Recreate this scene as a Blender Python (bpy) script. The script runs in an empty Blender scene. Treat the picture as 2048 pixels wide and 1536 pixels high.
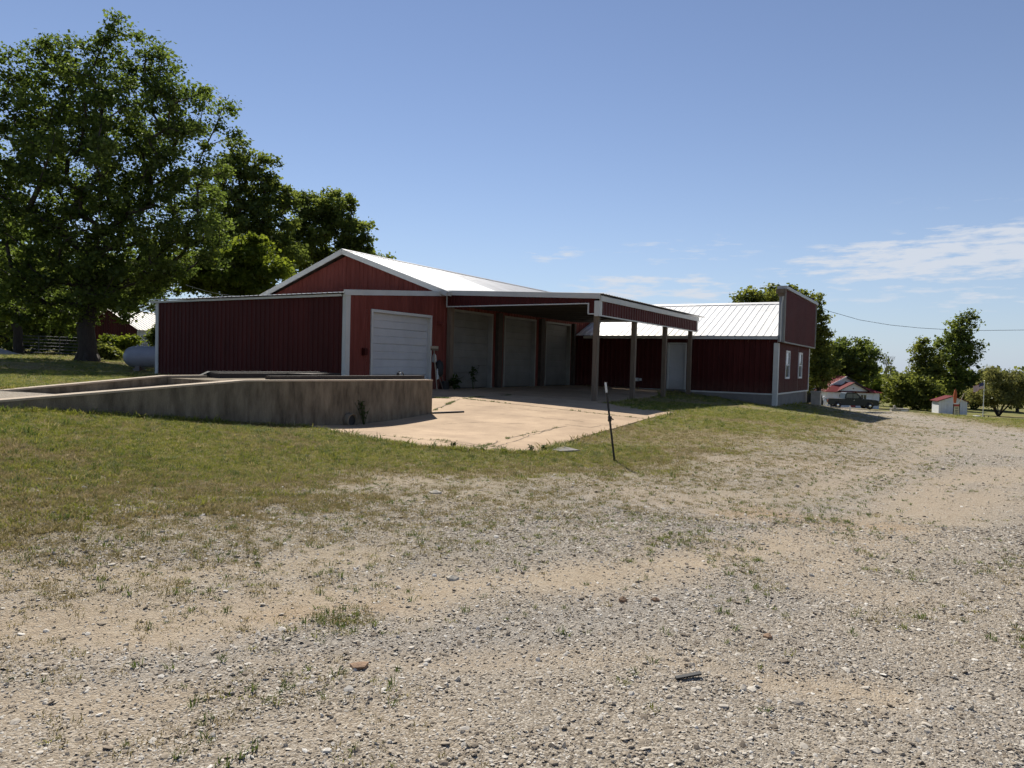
import bpy, bmesh, math, random
import numpy as np
from mathutils import Vector, Matrix
random.seed(4); RNG = np.random.default_rng(4)
SC = bpy.context.scene
COL = SC.collection
# ------------------------------------------------------------------ camera, sky, sun, exposure
EYE = 1.6
F_PX, PITCH, ROLL = 1420.0, 0.0303, 0.026          # focal length in photo pixels, tilt down, roll
cam_d = bpy.data.cameras.new('camera'); cam = bpy.data.objects.new('camera', cam_d); COL.objects.link(cam)
cam_d.sensor_width = 36.0; cam_d.lens = F_PX / 2048 * 36.0; cam_d.clip_start = 0.1; cam_d.clip_end = 6000
Fw = Vector((0, math.cos(PITCH), -math.sin(PITCH))); R0 = Vector((1, 0, 0)); U0 = Vector((0, math.sin(PITCH), math.cos(PITCH)))
Rc = R0 * math.cos(ROLL) + U0 * math.sin(ROLL); Uc = U0 * math.cos(ROLL) - R0 * math.sin(ROLL)
M = Matrix((Rc, Uc, -Fw)).transposed().to_4x4(); M.translation = (0, 0, EYE)
cam.matrix_world = M
SC.camera = cam

SUN_AZ, SUN_EL = math.radians(-16), math.radians(47)   # azimuth from +Y, positive to the right
S = Vector((math.sin(SUN_AZ) * math.cos(SUN_EL), math.cos(SUN_AZ) * math.cos(SUN_EL), math.sin(SUN_EL)))
sun_d = bpy.data.lights.new('sun', 'SUN'); sun = bpy.data.objects.new('sun', sun_d); COL.objects.link(sun)
sun_d.energy = 5.0; sun_d.angle = math.radians(0.53); sun_d.color = (1.0, 0.94, 0.84)
sun.rotation_euler = S.to_track_quat('Z', 'Y').to_euler(); sun.location = (-20, 60, 60)

SKY_STRENGTH = 0.076
def build_world():
    w = bpy.data.worlds.new('World'); SC.world = w; w.use_nodes = True; w.cycles.sampling_method = 'MANUAL'; w.cycles.sample_map_resolution = 256
    n, l = w.node_tree.nodes, w.node_tree.links; n.clear()
    out = n.new('ShaderNodeOutputWorld'); bg = n.new('ShaderNodeBackground'); bg.inputs[1].default_value = SKY_STRENGTH
    sky = n.new('ShaderNodeTexSky'); sky.sky_type = 'NISHITA'; sky.sun_disc = False
    sky.sun_elevation = SUN_EL; sky.sun_rotation = SUN_AZ
    sky.air_density = 1.0; sky.dust_density = 0.0; sky.ozone_density = 3.2; sky.altitude = 900
    tc = n.new('ShaderNodeTexCoord'); sep = n.new('ShaderNodeSeparateXYZ'); l.new(tc.outputs['Generated'], sep.inputs[0])
    def m(op, a, b=None, c=None):
        k = n.new('ShaderNodeMath'); k.operation = op
        for i, v in enumerate((a, b, c)):
            if v is None: continue
            if isinstance(v, (int, float)): k.inputs[i].default_value = v
            else: l.new(v, k.inputs[i])
        return k.outputs[0]
    az = m('ARCTAN2', sep.outputs[0], sep.outputs[1]); el = m('ARCSINE', sep.outputs[2])
    comb = n.new('ShaderNodeCombineXYZ'); l.new(m('MULTIPLY', az, 17.0), comb.inputs[0]); l.new(m('MULTIPLY', el, 105.0), comb.inputs[1])
    tex = n.new('ShaderNodeTexNoise'); tex.inputs['Scale'].default_value = 1.0; tex.inputs['Detail'].default_value = 5; tex.inputs['Roughness'].default_value = 0.62
    tex.inputs['Distortion'].default_value = 0.0; tex.noise_dimensions = '2D'
    l.new(comb.outputs[0], tex.inputs['Vector'])
    def patch(a0, e0, ra, re, tilt, amp):
        # one bank of cirrus at azimuth a0 / elevation e0 (degrees)
        da = m('SUBTRACT', az, math.radians(a0)); de = m('SUBTRACT', el, math.radians(e0))
        qa = m('MULTIPLY', da, 1/math.radians(ra)); qe = m('MULTIPLY', de, 1/math.radians(re)); q = m('MULTIPLY_ADD', qa, qa, m('MULTIPLY', qe, qe))
        return m('MULTIPLY_ADD', q, -amp, amp)
    P = [patch(31.0, 7.9, 12.0, 2.0, 0.03, 0.90), patch(33, 9.2, 8.0, 1.2, 0, 0.55), patch(24, 7.2, 6.0, 1.3, 0, 0.45), patch(11, 5.9, 8.0, 1.8, 0, 0.62), patch(13.5, 9.0, 8, 1.6, 0, 0.22),
         patch(3, 8.7, 3, 0.8, 0, 0.38), patch(26, 6.0, 9, 1.0, 0, 0.3), patch(33, 5.2, 12, 1.3, 0, 0.30), patch(31, 11.6, 6, 0.6, -.03, 0.12),
         patch(-60, 9, 14, 3, 0, 0.6), patch(68, 11, 14, 3, 0, 0.6)]
    tot = m('MAXIMUM', P[0], 0.0)
    for p in P[1:]: tot = m('MAXIMUM', tot, p)
    cov = m('MULTIPLY_ADD', tot, 0.42, m('SUBTRACT', tex.outputs[0], 0.62))
    a = m('MULTIPLY', m('MINIMUM', m('MAXIMUM', m('MULTIPLY', cov, 4.6), 0.0), 1.0), m('MINIMUM', m('MULTIPLY', tot, 3.0), 0.85))
    hs_ = n.new('ShaderNodeHueSaturation'); hs_.inputs['Saturation'].default_value = 0.92; hs_.inputs['Hue'].default_value = 0.506; l.new(sky.outputs[0], hs_.inputs['Color'])
    hz = n.new('ShaderNodeMix'); hz.data_type = 'RGBA'; l.new(m('MULTIPLY', m('EXPONENT', m('MULTIPLY', m('MAXIMUM', el, 0.0), -8.5)), 0.85), hz.inputs[0]); l.new(hs_.outputs[0], hz.inputs[6]); hz.inputs[7].default_value = (4.3, 5.1, 6.6, 1)
    mix = n.new('ShaderNodeMix'); mix.data_type = 'RGBA'; l.new(a, mix.inputs[0]); l.new(hz.outputs[2], mix.inputs[6])
    mix.inputs[7].default_value = (6.6, 7.0, 7.7, 1)
    l.new(mix.outputs[2], bg.inputs[0]); l.new(bg.outputs[0], out.inputs[0])
build_world()
SC.view_settings.view_transform = 'Standard'; SC.view_settings.look = 'None'; SC.view_settings.exposure = 0.46; SC.view_settings.gamma = 1.0
SC.view_settings.use_curve_mapping = False
SC.cycles.max_bounces = 6; SC.cycles.diffuse_bounces = 2; SC.cycles.glossy_bounces = 2; SC.cycles.transmission_bounces = 4; SC.cycles.transparent_max_bounces = 4; SC.cycles.use_denoising = True; SC.cycles.use_adaptive_sampling = True; SC.cycles.adaptive_threshold = 0.05; SC.cycles.max_bounces = 4

# ------------------------------------------------------------------ coordinates
PHI = math.radians(31.4)                                  # the buildings stand turned by this angle
cP, sP = math.cos(PHI), math.sin(PHI)
def W(b, a): return (b * cP + a * sP, -b * sP + a * cP)   # site frame (b to the right along the fronts, a into depth) -> world
def ray(px, py):
    v = Fw * F_PX + Rc * (px - 1024) - Uc * (py - 768)
    return v / v.y
def at(px, py, Y):                                        # world point seen at photo pixel, at distance Y
    r = ray(px, py); return Vector((r.x * Y, Y, EYE + r.z * Y))
def at_z(px, py, ze):                                     # same, at height ze relative to the eye
    r = ray(px, py); Y = ze / r.z; return (r.x * Y, Y, EYE + ze)
def at_b(px, py, b):                                      # on the vertical plane b = const
    r = ray(px, py); k = b / (r.x * cP - sP); return (r.x * k, k, EYE + r.z * k)

FLOOR = EYE - 1.05
bA, aL, aG, aB = -15.8, 16.0, 20.9, 31.9                  # barn side wall, shed front, gable, back building front
bR, bLw = -20.7, -25.6                                    # ridge, far left wall
bC = -11.4; aC = 14.7                                     # dock corner
bF = -6.2                                                 # false front
# ------------------------------------------------------------------ terrain
ctrl = []
for px, py, ze in [(1024,1536,-1.6),(0,1536,-1.56),(2048,1536,-1.63),(0,1250,-1.5),(1024,1250,-1.6),(2048,1250,-1.66),(0,1050,-1.34),(500,1050,-1.5),
        (1024,1050,-1.6),(1500,1050,-1.65),(2048,1050,-1.72),(0,900,-1.08),(400,920,-1.38),(700,875,-1.44),(850,894,-1.5),(1000,905,-1.56),(1075,907,-1.58),(1228,922,-1.62),
        (1352,827,-1.36),(1450,812,-1.42),(1500,850,-1.52),(1560,862,-1.62),(1715,843,-1.80),(1640,812,-1.78),(1900,900,-1.80),(1900,852,-2.3),(1900,834,-3.1),(1800,823,-3.0),
        (2040,861,-2.45),(2000,834,-5.3),(1930,830,-5.0),(1700,817,-4.4),(1600,880,-1.64),(285,747,-.93),(175,727,-.57),(100,708,-.3),(0,778,-.74)]:
    ctrl.append(at_z(px, py, ze))
for px, py in [(0,820),(200,827),(400,842),(610,852),(730,848),(862,828)]: ctrl.append(at_b(px, py, bC))
for b, a, ze in [(bA,16,-1.05),(bA,21,-1.05),(bA,26.5,-1.05),(bA,32,-1.05),(-9.6,20.9,-1.2),(-9.6,24.2,-1.24),(-9.6,27.5,-1.24),(-9.6,30.8,-1.22),(-10.6,31.9,-1.12),
        (bF,31.9,-1.57),(bF,40,-1.74),(-25.4,16,-.81),(-20,16,-.9),(-25,30,-.8),(-20,45,-1.2),(-12,45,-1.7)]:
    x, y = W(b, a); ctrl.append((x, y, EYE + ze))
for x, y, ze in [(-12,2,-1.45),(12,2,-1.68),(0,-8,-1.6),(-40,-10,-1.3),(40,-10,-1.9),(-60,60,-.1),(-30,110,.3),(20,120,-4),(80,120,-6),(60,40,-3.2),(40,18,-2.1),(-40,20,-.6),(19,40,-2.35),(26,55,-3.2),(33,70,-3.95),(25,60,-3.4),(44,70,-4.3),(130,90,-6.5),(-110,80,.4),(0,160,-2.5),(90,170,-7)]:
    ctrl.append((x, y, EYE + ze))
ctrl = np.array(ctrl, float)
def _phi(r2): return -np.sqrt(r2 + 4.0)
_n = len(ctrl); _A = np.zeros((_n + 3, _n + 3))
_d2 = ((ctrl[:, None, :2] - ctrl[None, :, :2]) ** 2).sum(-1)
_A[:_n, :_n] = _phi(_d2) + np.eye(_n) * 0.02; _A[:_n, _n] = 1; _A[:_n, _n+1:] = ctrl[:, :2]; _A[_n, :_n] = 1; _A[_n+1:, :_n] = ctrl[:, :2].T
_w = np.linalg.solve(_A, np.concatenate([ctrl[:, 2], np.zeros(3)]))
def tz_arr(X, Y):
    X = np.asarray(X, float).ravel(); Y = np.asarray(Y, float).ravel(); out = np.empty_like(X)
    for i in range(0, len(X), 40000):
        x, y = X[i:i+40000], Y[i:i+40000]
        z = _w[_n] + _w[_n+1] * x + _w[_n+2] * y
        for k in range(_n): z = z + _w[k] * _phi((x - ctrl[k, 0]) ** 2 + (y - ctrl[k, 1]) ** 2)
        far = EYE - 3.0 - 3.5 * np.clip(x / 120, -1, 1)
        d = np.sqrt(x * x + y * y); t = np.clip((d - 110) / 80, 0, 1); t = t * t * (3 - 2 * t)
        out[i:i+40000] = z * (1 - t) + far * t
    return out
def tz(x, y): return float(tz_arr([x], [y])[0])
def on_ground(px, py):                                    # where the ray through a photo pixel meets the ground
    r = ray(px, py); Y = np.linspace(2, 160, 3200); z = tz_arr(r.x * Y, Y); f = (EYE + r.z * Y) - z
    i = np.argmax(f < 0) if (f < 0).any() else len(Y) - 1
    return (r.x * Y[i], Y[i])
def gpoly(pts): return [on_ground(*p) for p in pts]

# value noise in numpy
_perm = np.random.default_rng(11).random((256, 256))
def vnoise(x, y):
    xi = np.floor(x).astype(int); yi = np.floor(y).astype(int); u = x - xi; v = y - yi; u = u*u*(3-2*u); v = v*v*(3-2*v)
    g = lambda i, j: _perm[i % 256, j % 256]
    return (g(xi, yi)*(1-u)+g(xi+1, yi)*u)*(1-v)+(g(xi, yi+1)*(1-u)+g(xi+1, yi+1)*u)*v
def fbm(x, y, o=4):
    s = 0; a = .5
    for k in range(o): s = s + a * vnoise(x * 2**k + 17.3*k, y * 2**k + 5.1*k); a *= .5
    return s / (1 - .5**o)
def inside(X, Y, poly):
    c = np.zeros(X.shape, bool); n = len(poly)
    for i in range(n):
        x0, y0 = poly[i]; x1, y1 = poly[(i+1) % n]
        if y0 == y1: continue
        c ^= ((y0 > Y) != (y1 > Y)) & (X < (x1-x0)*(Y-y0)/(y1-y0)+x0)
    return c
def seg_dist(X, Y, line, closed=False):
    d = np.full(X.shape, 1e9); m = len(line)
    for i in range(m if closed else m-1):
        x0, y0 = line[i]; x1, y1 = line[(i+1) % m]; dx, dy = x1-x0, y1-y0; L = dx*dx+dy*dy+1e-9
        t = np.clip(((X-x0)*dx+(Y-y0)*dy)/L, 0, 1); d = np.minimum(d, np.hypot(X-x0-t*dx, Y-y0-t*dy))
    return d

GRAVEL = gpoly([(0,1062),(200,1034),(420,1008),(620,992),(800,978),(980,968),(1100,958),(1250,956),(1345,950),(1430,926),(1540,906),(1620,886),(1700,866),(1752,840),(1735,827),(1652,814),(1640,809)]) \
    + gpoly([(1700,812),(1800,826),(1900,837),(2046,863)]) + [(48, 22), (70, 10), (70, -30), (-70, -30), (-70, 3.5), (-14, 5.2)]
PAD = gpoly([(612,853),(655,862),(700,872),(780,884),(850,893),(920,899),(1000,904),(1075,906),(1120,889),(1180,871),(1290,841),(1352,826),(1262,818)]) + [W(-9.2, 20.6), W(-9.9, 27), W(-11.0, 31.5), W(bA, 31.7), W(bA, 15.5), W(-13.5, 14.9), W(bC, 14.8), W(bC, 9.8)]
BUILD = [[W(bA, aL), W(bA, 42), W(bLw, 42), W(bLw, aL)], [W(bA, aB), W(bF, aB), W(bF, 40.2), W(bA, 40.2)], [W(bC, aC), W(bC, 2.2), W(bA+.6, 2.2), W(bA+.6, aC)]]
TR1 = gpoly([(0,1245),(350,1252),(640,1205),(900,1175),(1150,1150),(1380,1120),(1560,1085)])
TR2 = gpoly([(0,1150),(250,1145),(460,1138),(700,1120)])
TR3 = gpoly([(1500,1360),(1650,1372),(1760,1385)])
TR4 = gpoly([(1060,1165),(1250,1140),(1500,1095),(1700,1060),(1830,1010),(1900,960),(2000,940)])
TR6 = gpoly([(1180,985),(1400,1000),(1600,985),(1760,945),(1850,905),(1900,880)])
TR7 = gpoly([(1620,1130),(1800,1060),(1960,985),(2048,940)])
TR8 = gpoly([(500,1320),(800,1330),(1100,1310),(1400,1330)])
TR5 = gpoly([(0,1400),(200,1415),(380,1395)])
ORG = gpoly([(1520,1025),(1580,1036),(1660,1045)]); ORG2 = gpoly([(1740,1052),(1790,1055)]); ORG3 = gpoly([(560,1230),(760,1215)])
GREYP = gpoly([(1130,985),(1250,1000),(1350,1040),(1500,1065)])
GREYR = gpoly([(300,1310),(600,1290),(900,1270),(1200,1235),(1500,1190)])
DRY = gpoly([(1380,880),(1450,880),(1560,890)])
def masks(X, Y):
    n1 = fbm(X*.55, Y*.55); n2 = fbm(X*2.1+9, Y*2.1+4); n3 = fbm(X*6+3, Y*6+8, 3)
    sd = seg_dist(X, Y, GRAVEL, True) * np.where(inside(X, Y, GRAVEL), 1, -1)     # + inside the gravel
    d = np.hypot(X, Y)
    wob = (n1-.5)*2.2 + (n2-.5)*1.1
    grass = 1/(1+np.exp((sd*.8 + wob*1.1 + .30)*1.55))
    grass = np.clip(grass * (0.75 + .5*n3), 0, 1)
    patchy = np.maximum(np.clip((n2*.6+n1*.4-.55)*5.0, 0, 1)*.55*np.clip(1.5-sd/5, .4, 1.35), np.clip(.95-sd/3.4, 0, .75)*np.clip((n3-.30)*3, 0, 1))   # tufts growing in the gravel
    tuft = np.maximum(grass, np.where(sd > 0, patchy, 0))
    def band(line, w): return np.clip(1.15-seg_dist(X, Y, line)/w - (n2-.5)*1.3, 0, 1)
    sand = np.maximum.reduce([band(TR1, .55), band(TR2, .4)*.85, band(TR3, .22)*.9, band(TR4, .55)*.8, band(TR5, .22)*.8, band(TR6, .42)*.6, band(TR7, .5)*.7, band(TR8, .18)*.6, np.clip((n1-.62)*4, 0, .6)])
    org = .55*np.maximum.reduce([band(ORG, .5), band(ORG2, .3)*.7, band(ORG3, .16)*.6])
    grey = np.maximum.reduce([band(GREYP, .7), band(GREYR, .6)*.8, np.clip((.45-n1)*3, 0, .5)])
    dry = np.clip(np.maximum.reduce([np.where(sd > 0, .95, 0)*np.clip(1.3-sd/4, .35, 1), np.exp(-np.abs(sd+.6)/1.3)*.9, np.clip(1.25-seg_dist(X, Y, DRY)/2.6, 0, .9), (n1-.50)*4.5, (n2-.60)*3])*(.55+.9*n3), 0, .95)
    tuft = tuft*(1-.75*np.where(sd > 0, sand, 0))
    hard = inside(X, Y, PAD)
    for p in BUILD: hard |= inside(X, Y, p)
    tuft = np.where(hard, 0, tuft); grass = np.where(hard, 0, grass)
    return dict(grass=grass, tuft=tuft, dry=dry, sand=sand*(1-grass), org=org*(1-grass), grey=grey*(1-grass), sd=sd, hard=hard, n1=n1, n2=n2, n3=n3)

# ------------------------------------------------------------------ materials
def lnk(nt, a, b): nt.links.new(a, b)
def mat(name, col, rough=.6, metal=0., var=.12, nscale=3., bump=0., bscale=40., streak=None, coat=0., spec=.5, col2=None, fine=0., objvar=0., dust=None):
    m = bpy.data.materials.new(name); m.use_nodes = True; nt = m.node_tree; p = nt.nodes['Principled BSDF']
    p.inputs['Roughness'].default_value = rough; p.inputs['Metallic'].default_value = metal; p.inputs['Specular IOR Level'].default_value = spec
    p.inputs['Coat Weight'].default_value = coat
    tc = nt.nodes.new('ShaderNodeTexCoord'); nz = nt.nodes.new('ShaderNodeTexNoise'); nz.inputs['Scale'].default_value = nscale; nz.inputs['Detail'].default_value = 6; nz.inputs['Roughness'].default_value = .65
    vec = tc.outputs['Object']
    if streak:
        mp = nt.nodes.new('ShaderNodeMapping'); mp.inputs['Scale'].default_value = streak; lnk(nt, vec, mp.inputs[0]); lnk(nt, mp.outputs[0], nz.inputs['Vector'])
    else: lnk(nt, vec, nz.inputs['Vector'])
    rp = nt.nodes.new('ShaderNodeValToRGB'); c = Vector(col); c2 = Vector(col2) if col2 else c*(1+var)
    rp.color_ramp.elements[0].position = .32; rp.color_ramp.elements[0].color = (*(c*(1-var)), 1); rp.color_ramp.elements[1].position = .7; rp.color_ramp.elements[1].color = (*c2, 1)
    lnk(nt, nz.outputs[0], rp.inputs[0]); outc = rp.outputs[0]
    if fine:
        nf = nt.nodes.new('ShaderNodeTexNoise'); nf.inputs['Scale'].default_value = 60; nf.inputs['Detail'].default_value = 4; lnk(nt, vec, nf.inputs['Vector'])
        mx = nt.nodes.new('ShaderNodeMix'); mx.data_type = 'RGBA'; mx.blend_type = 'OVERLAY'; mx.inputs[0].default_value = fine
        lnk(nt, outc, mx.inputs[6]); lnk(nt, nf.outputs[0], mx.inputs[7]); outc = mx.outputs[2]
    if objvar:
        oi = nt.nodes.new('ShaderNodeObjectInfo'); mr = nt.nodes.new('ShaderNodeMapRange'); mr.inputs[3].default_value = 1-objvar; mr.inputs[4].default_value = 1+objvar; lnk(nt, oi.outputs['Random'], mr.inputs[0])
        hv = nt.nodes.new('ShaderNodeHueSaturation'); lnk(nt, mr.outputs[0], hv.inputs['Value']); lnk(nt, outc, hv.inputs['Color']); outc = hv.outputs[0]
    if dust:                                              # splashed soil on the lowest part of a wall, ragged upper edge
        sp = nt.nodes.new('ShaderNodeSeparateXYZ'); lnk(nt, vec, sp.inputs[0]); nd = nt.nodes.new('ShaderNodeTexNoise'); nd.inputs['Scale'].default_value = 5; nd.inputs['Detail'].default_value = 5; lnk(nt, vec, nd.inputs['Vector'])
        ad = nt.nodes.new('ShaderNodeMath'); ad.operation = 'MULTIPLY_ADD'; lnk(nt, nd.outputs[0], ad.inputs[0]); ad.inputs[1].default_value = .7; lnk(nt, sp.outputs[2], ad.inputs[2])
        md = nt.nodes.new('ShaderNodeMapRange'); md.inputs[1].default_value = .2; md.inputs[2].default_value = .95; md.inputs[3].default_value = .5; md.inputs[4].default_value = 0.; lnk(nt, ad.outputs[0], md.inputs[0])
        mx = nt.nodes.new('ShaderNodeMix'); mx.data_type = 'RGBA'; lnk(nt, md.outputs[0], mx.inputs[0]); lnk(nt, outc, mx.inputs[6]); mx.inputs[7].default_value = (*dust, 1); outc = mx.outputs[2]
    lnk(nt, outc, p.inputs['Base Color'])
    if bump:
        nb = nt.nodes.new('ShaderNodeTexNoise'); nb.inputs['Scale'].default_value = bscale; nb.inputs['Detail'].default_value = 5; lnk(nt, vec, nb.inputs['Vector'])
        bp = nt.nodes.new('ShaderNodeBump'); bp.inputs['Strength'].default_value = bump; bp.inputs['Distance'].default_value = .02; lnk(nt, nb.outputs[0], bp.inputs['Height']); lnk(nt, bp.outputs[0], p.inputs['Normal'])
    return m
def leaf_mat(name, col, trans, tw=.45, gloss=.012):
    m = bpy.data.materials.new(name); m.use_nodes = True; nt = m.node_tree; nt.nodes.clear(); n = nt.nodes
    out = n.new('ShaderNodeOutputMaterial'); d = n.new('ShaderNodeBsdfDiffuse'); t = n.new('ShaderNodeBsdfTranslucent'); g = n.new('ShaderNodeBsdfGlossy'); g.inputs['Roughness'].default_value = .38; g.inputs['Color'].default_value = (.8, .85, .8, 1)
    at_ = n.new('ShaderNodeAttribute'); at_.attribute_name = 'tint'
    def ramp(c):
        r = n.new('ShaderNodeValToRGB'); c = Vector(c); r.color_ramp.elements[0].color = (*(c*.55), 1); r.color_ramp.elements[1].color = (min(1, c.x*1.7), c.y*1.4, c.z*1.1, 1); lnk(nt, at_.outputs['Fac'], r.inputs[0]); return r.outputs[0]
    lnk(nt, ramp(col), d.inputs[0]); lnk(nt, ramp(trans), t.inputs[0])
    m1 = n.new('ShaderNodeMixShader'); m1.inputs[0].default_value = tw; lnk(nt, d.outputs[0], m1.inputs[1]); lnk(nt, t.outputs[0], m1.inputs[2])
    m2 = n.new('ShaderNodeMixShader'); m2.inputs[0].default_value = gloss; lnk(nt, m1.outputs[0], m2.inputs[1]); lnk(nt, g.outputs[0], m2.inputs[2]); lnk(nt, m2.outputs[0], out.inputs[0])
    return m
def inst_mat(name, stops, rough=.9, trans=None):
    # colour picked per instance
    m = bpy.data.materials.new(name); m.use_nodes = True; nt = m.node_tree; n = nt.nodes; p = n['Principled BSDF']; p.inputs['Roughness'].default_value = rough; p.inputs['Specular IOR Level'].default_value = .25
    oi = n.new('ShaderNodeObjectInfo'); r = n.new('ShaderNodeValToRGB'); e = r.color_ramp.elements
    while len(e) < len(stops): e.new(.5)
    for i, (pos, c) in enumerate(stops): e[i].position = pos; e[i].color = (*c, 1)
    lnk(nt, oi.outputs['Random'], r.inputs[0]); lnk(nt, r.outputs[0], p.inputs['Base Color'])
    if trans:
        t = n.new('ShaderNodeBsdfTranslucent'); mx = n.new('ShaderNodeMixShader'); mx.inputs[0].default_value = trans; lnk(nt, r.outputs[0], t.inputs[0])
        o = n['Material Output']; lnk(nt, p.outputs[0], mx.inputs[1]); lnk(nt, t.outputs[0], mx.inputs[2]); lnk(nt, mx.outputs[0], o.inputs[0])
    return m
def ground_mat():
    m = bpy.data.materials.new('ground_soil'); m.use_nodes = True; nt = m.node_tree; n = nt.nodes; p = n['Principled BSDF']; p.inputs['Roughness'].default_value = .95; p.inputs['Specular IOR Level'].default_value = .15
    tc = n.new('ShaderNodeTexCoord'); vec = tc.outputs['Object']
    def attr(a): k = n.new('ShaderNodeAttribute'); k.attribute_name = a; return k.outputs['Fac']
    def noise(s, d=5, r=.6): k = n.new('ShaderNodeTexNoise'); k.inputs['Scale'].default_value = s; k.inputs['Detail'].default_value = d; k.inputs['Roughness'].default_value = r; lnk(nt, vec, k.inputs['Vector']); return k.outputs[0]
    def ramp(f, *st):
        r = n.new('ShaderNodeValToRGB'); e = r.color_ramp.elements
        while len(e) < len(st): e.new(.5)
        for i, (q, c) in enumerate(st): e[i].position = q; e[i].color = (*c, 1)
        lnk(nt, f, r.inputs[0]); return r.outputs[0]
    def mix(f, a, b, mode='MIX'):
        k = n.new('ShaderNodeMix'); k.data_type = 'RGBA'; k.blend_type = mode
        if isinstance(f, float): k.inputs[0].default_value = f
        else: lnk(nt, f, k.inputs[0])
        lnk(nt, a, k.inputs[6]); lnk(nt, b, k.inputs[7]); return k.outputs[2]
    vo = n.new('ShaderNodeTexVoronoi'); vo.inputs['Scale'].default_value = 95; lnk(nt, vec, vo.inputs['Vector'])
    sepc = n.new('ShaderNodeSeparateColor'); lnk(nt, vo.outputs['Color'], sepc.inputs[0])
    stone = ramp(sepc.outputs[0], (0, (.12,.10,.077)), (.4, (.27,.23,.175)), (.8, (.41,.365,.30)), (1, (.58,.54,.47)))
    soil = ramp(noise(9, 6), (.3, (.215,.175,.130)), (.7, (.325,.275,.21)))
    base = mix(.62, soil, stone)
    greyst = ramp(sepc.outputs[1], (0, (.15,.14,.125)), (.5, (.27,.255,.23)), (1, (.42,.40,.37)))
    base = mix(attr('grey'), base, mix(.3, greyst, soil))
    sandc = ramp(noise(14, 6, .7), (.3, (.315,.24,.16)), (.7, (.42,.345,.25)))
    base = mix(attr('sand'), base, mix(.22, sandc, stone))
    base = mix(attr('org'), base, ramp(noise(11, 5), (.3, (.25,.155,.075)), (.7, (.36,.245,.13))))
    gr = ramp(noise(1.3, 6, .65), (.25, (.10,.112,.022)), (.55, (.165,.165,.038)), (.8, (.23,.20,.075)))
    gr = mix(.5, gr, ramp(noise(28, 4, .7), (.3, (.065,.078,.018)), (.7, (.21,.205,.065))))
    gr = mix(attr('dry'), gr, ramp(noise(22, 5, .7), (.3, (.16,.125,.055)), (.7, (.30,.235,.12))))
    base = mix(attr('grass'), base, gr)
    lnk(nt, base, p.inputs['Base Color'])
    b1 = n.new('ShaderNodeBump'); b1.inputs['Strength'].default_value = .45; b1.inputs['Distance'].default_value = .02; b1.invert = True; lnk(nt, vo.outputs['Distance'], b1.inputs['Height'])
    b2 = n.new('ShaderNodeBump'); b2.inputs['Strength'].default_value = .6; b2.inputs['Distance'].default_value = .03; lnk(nt, noise(18, 6, .7), b2.inputs['Height']); lnk(nt, b1.outputs[0], b2.inputs['Normal'])
    lnk(nt, b2.outputs[0], p.inputs['Normal'])
    return m
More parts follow.
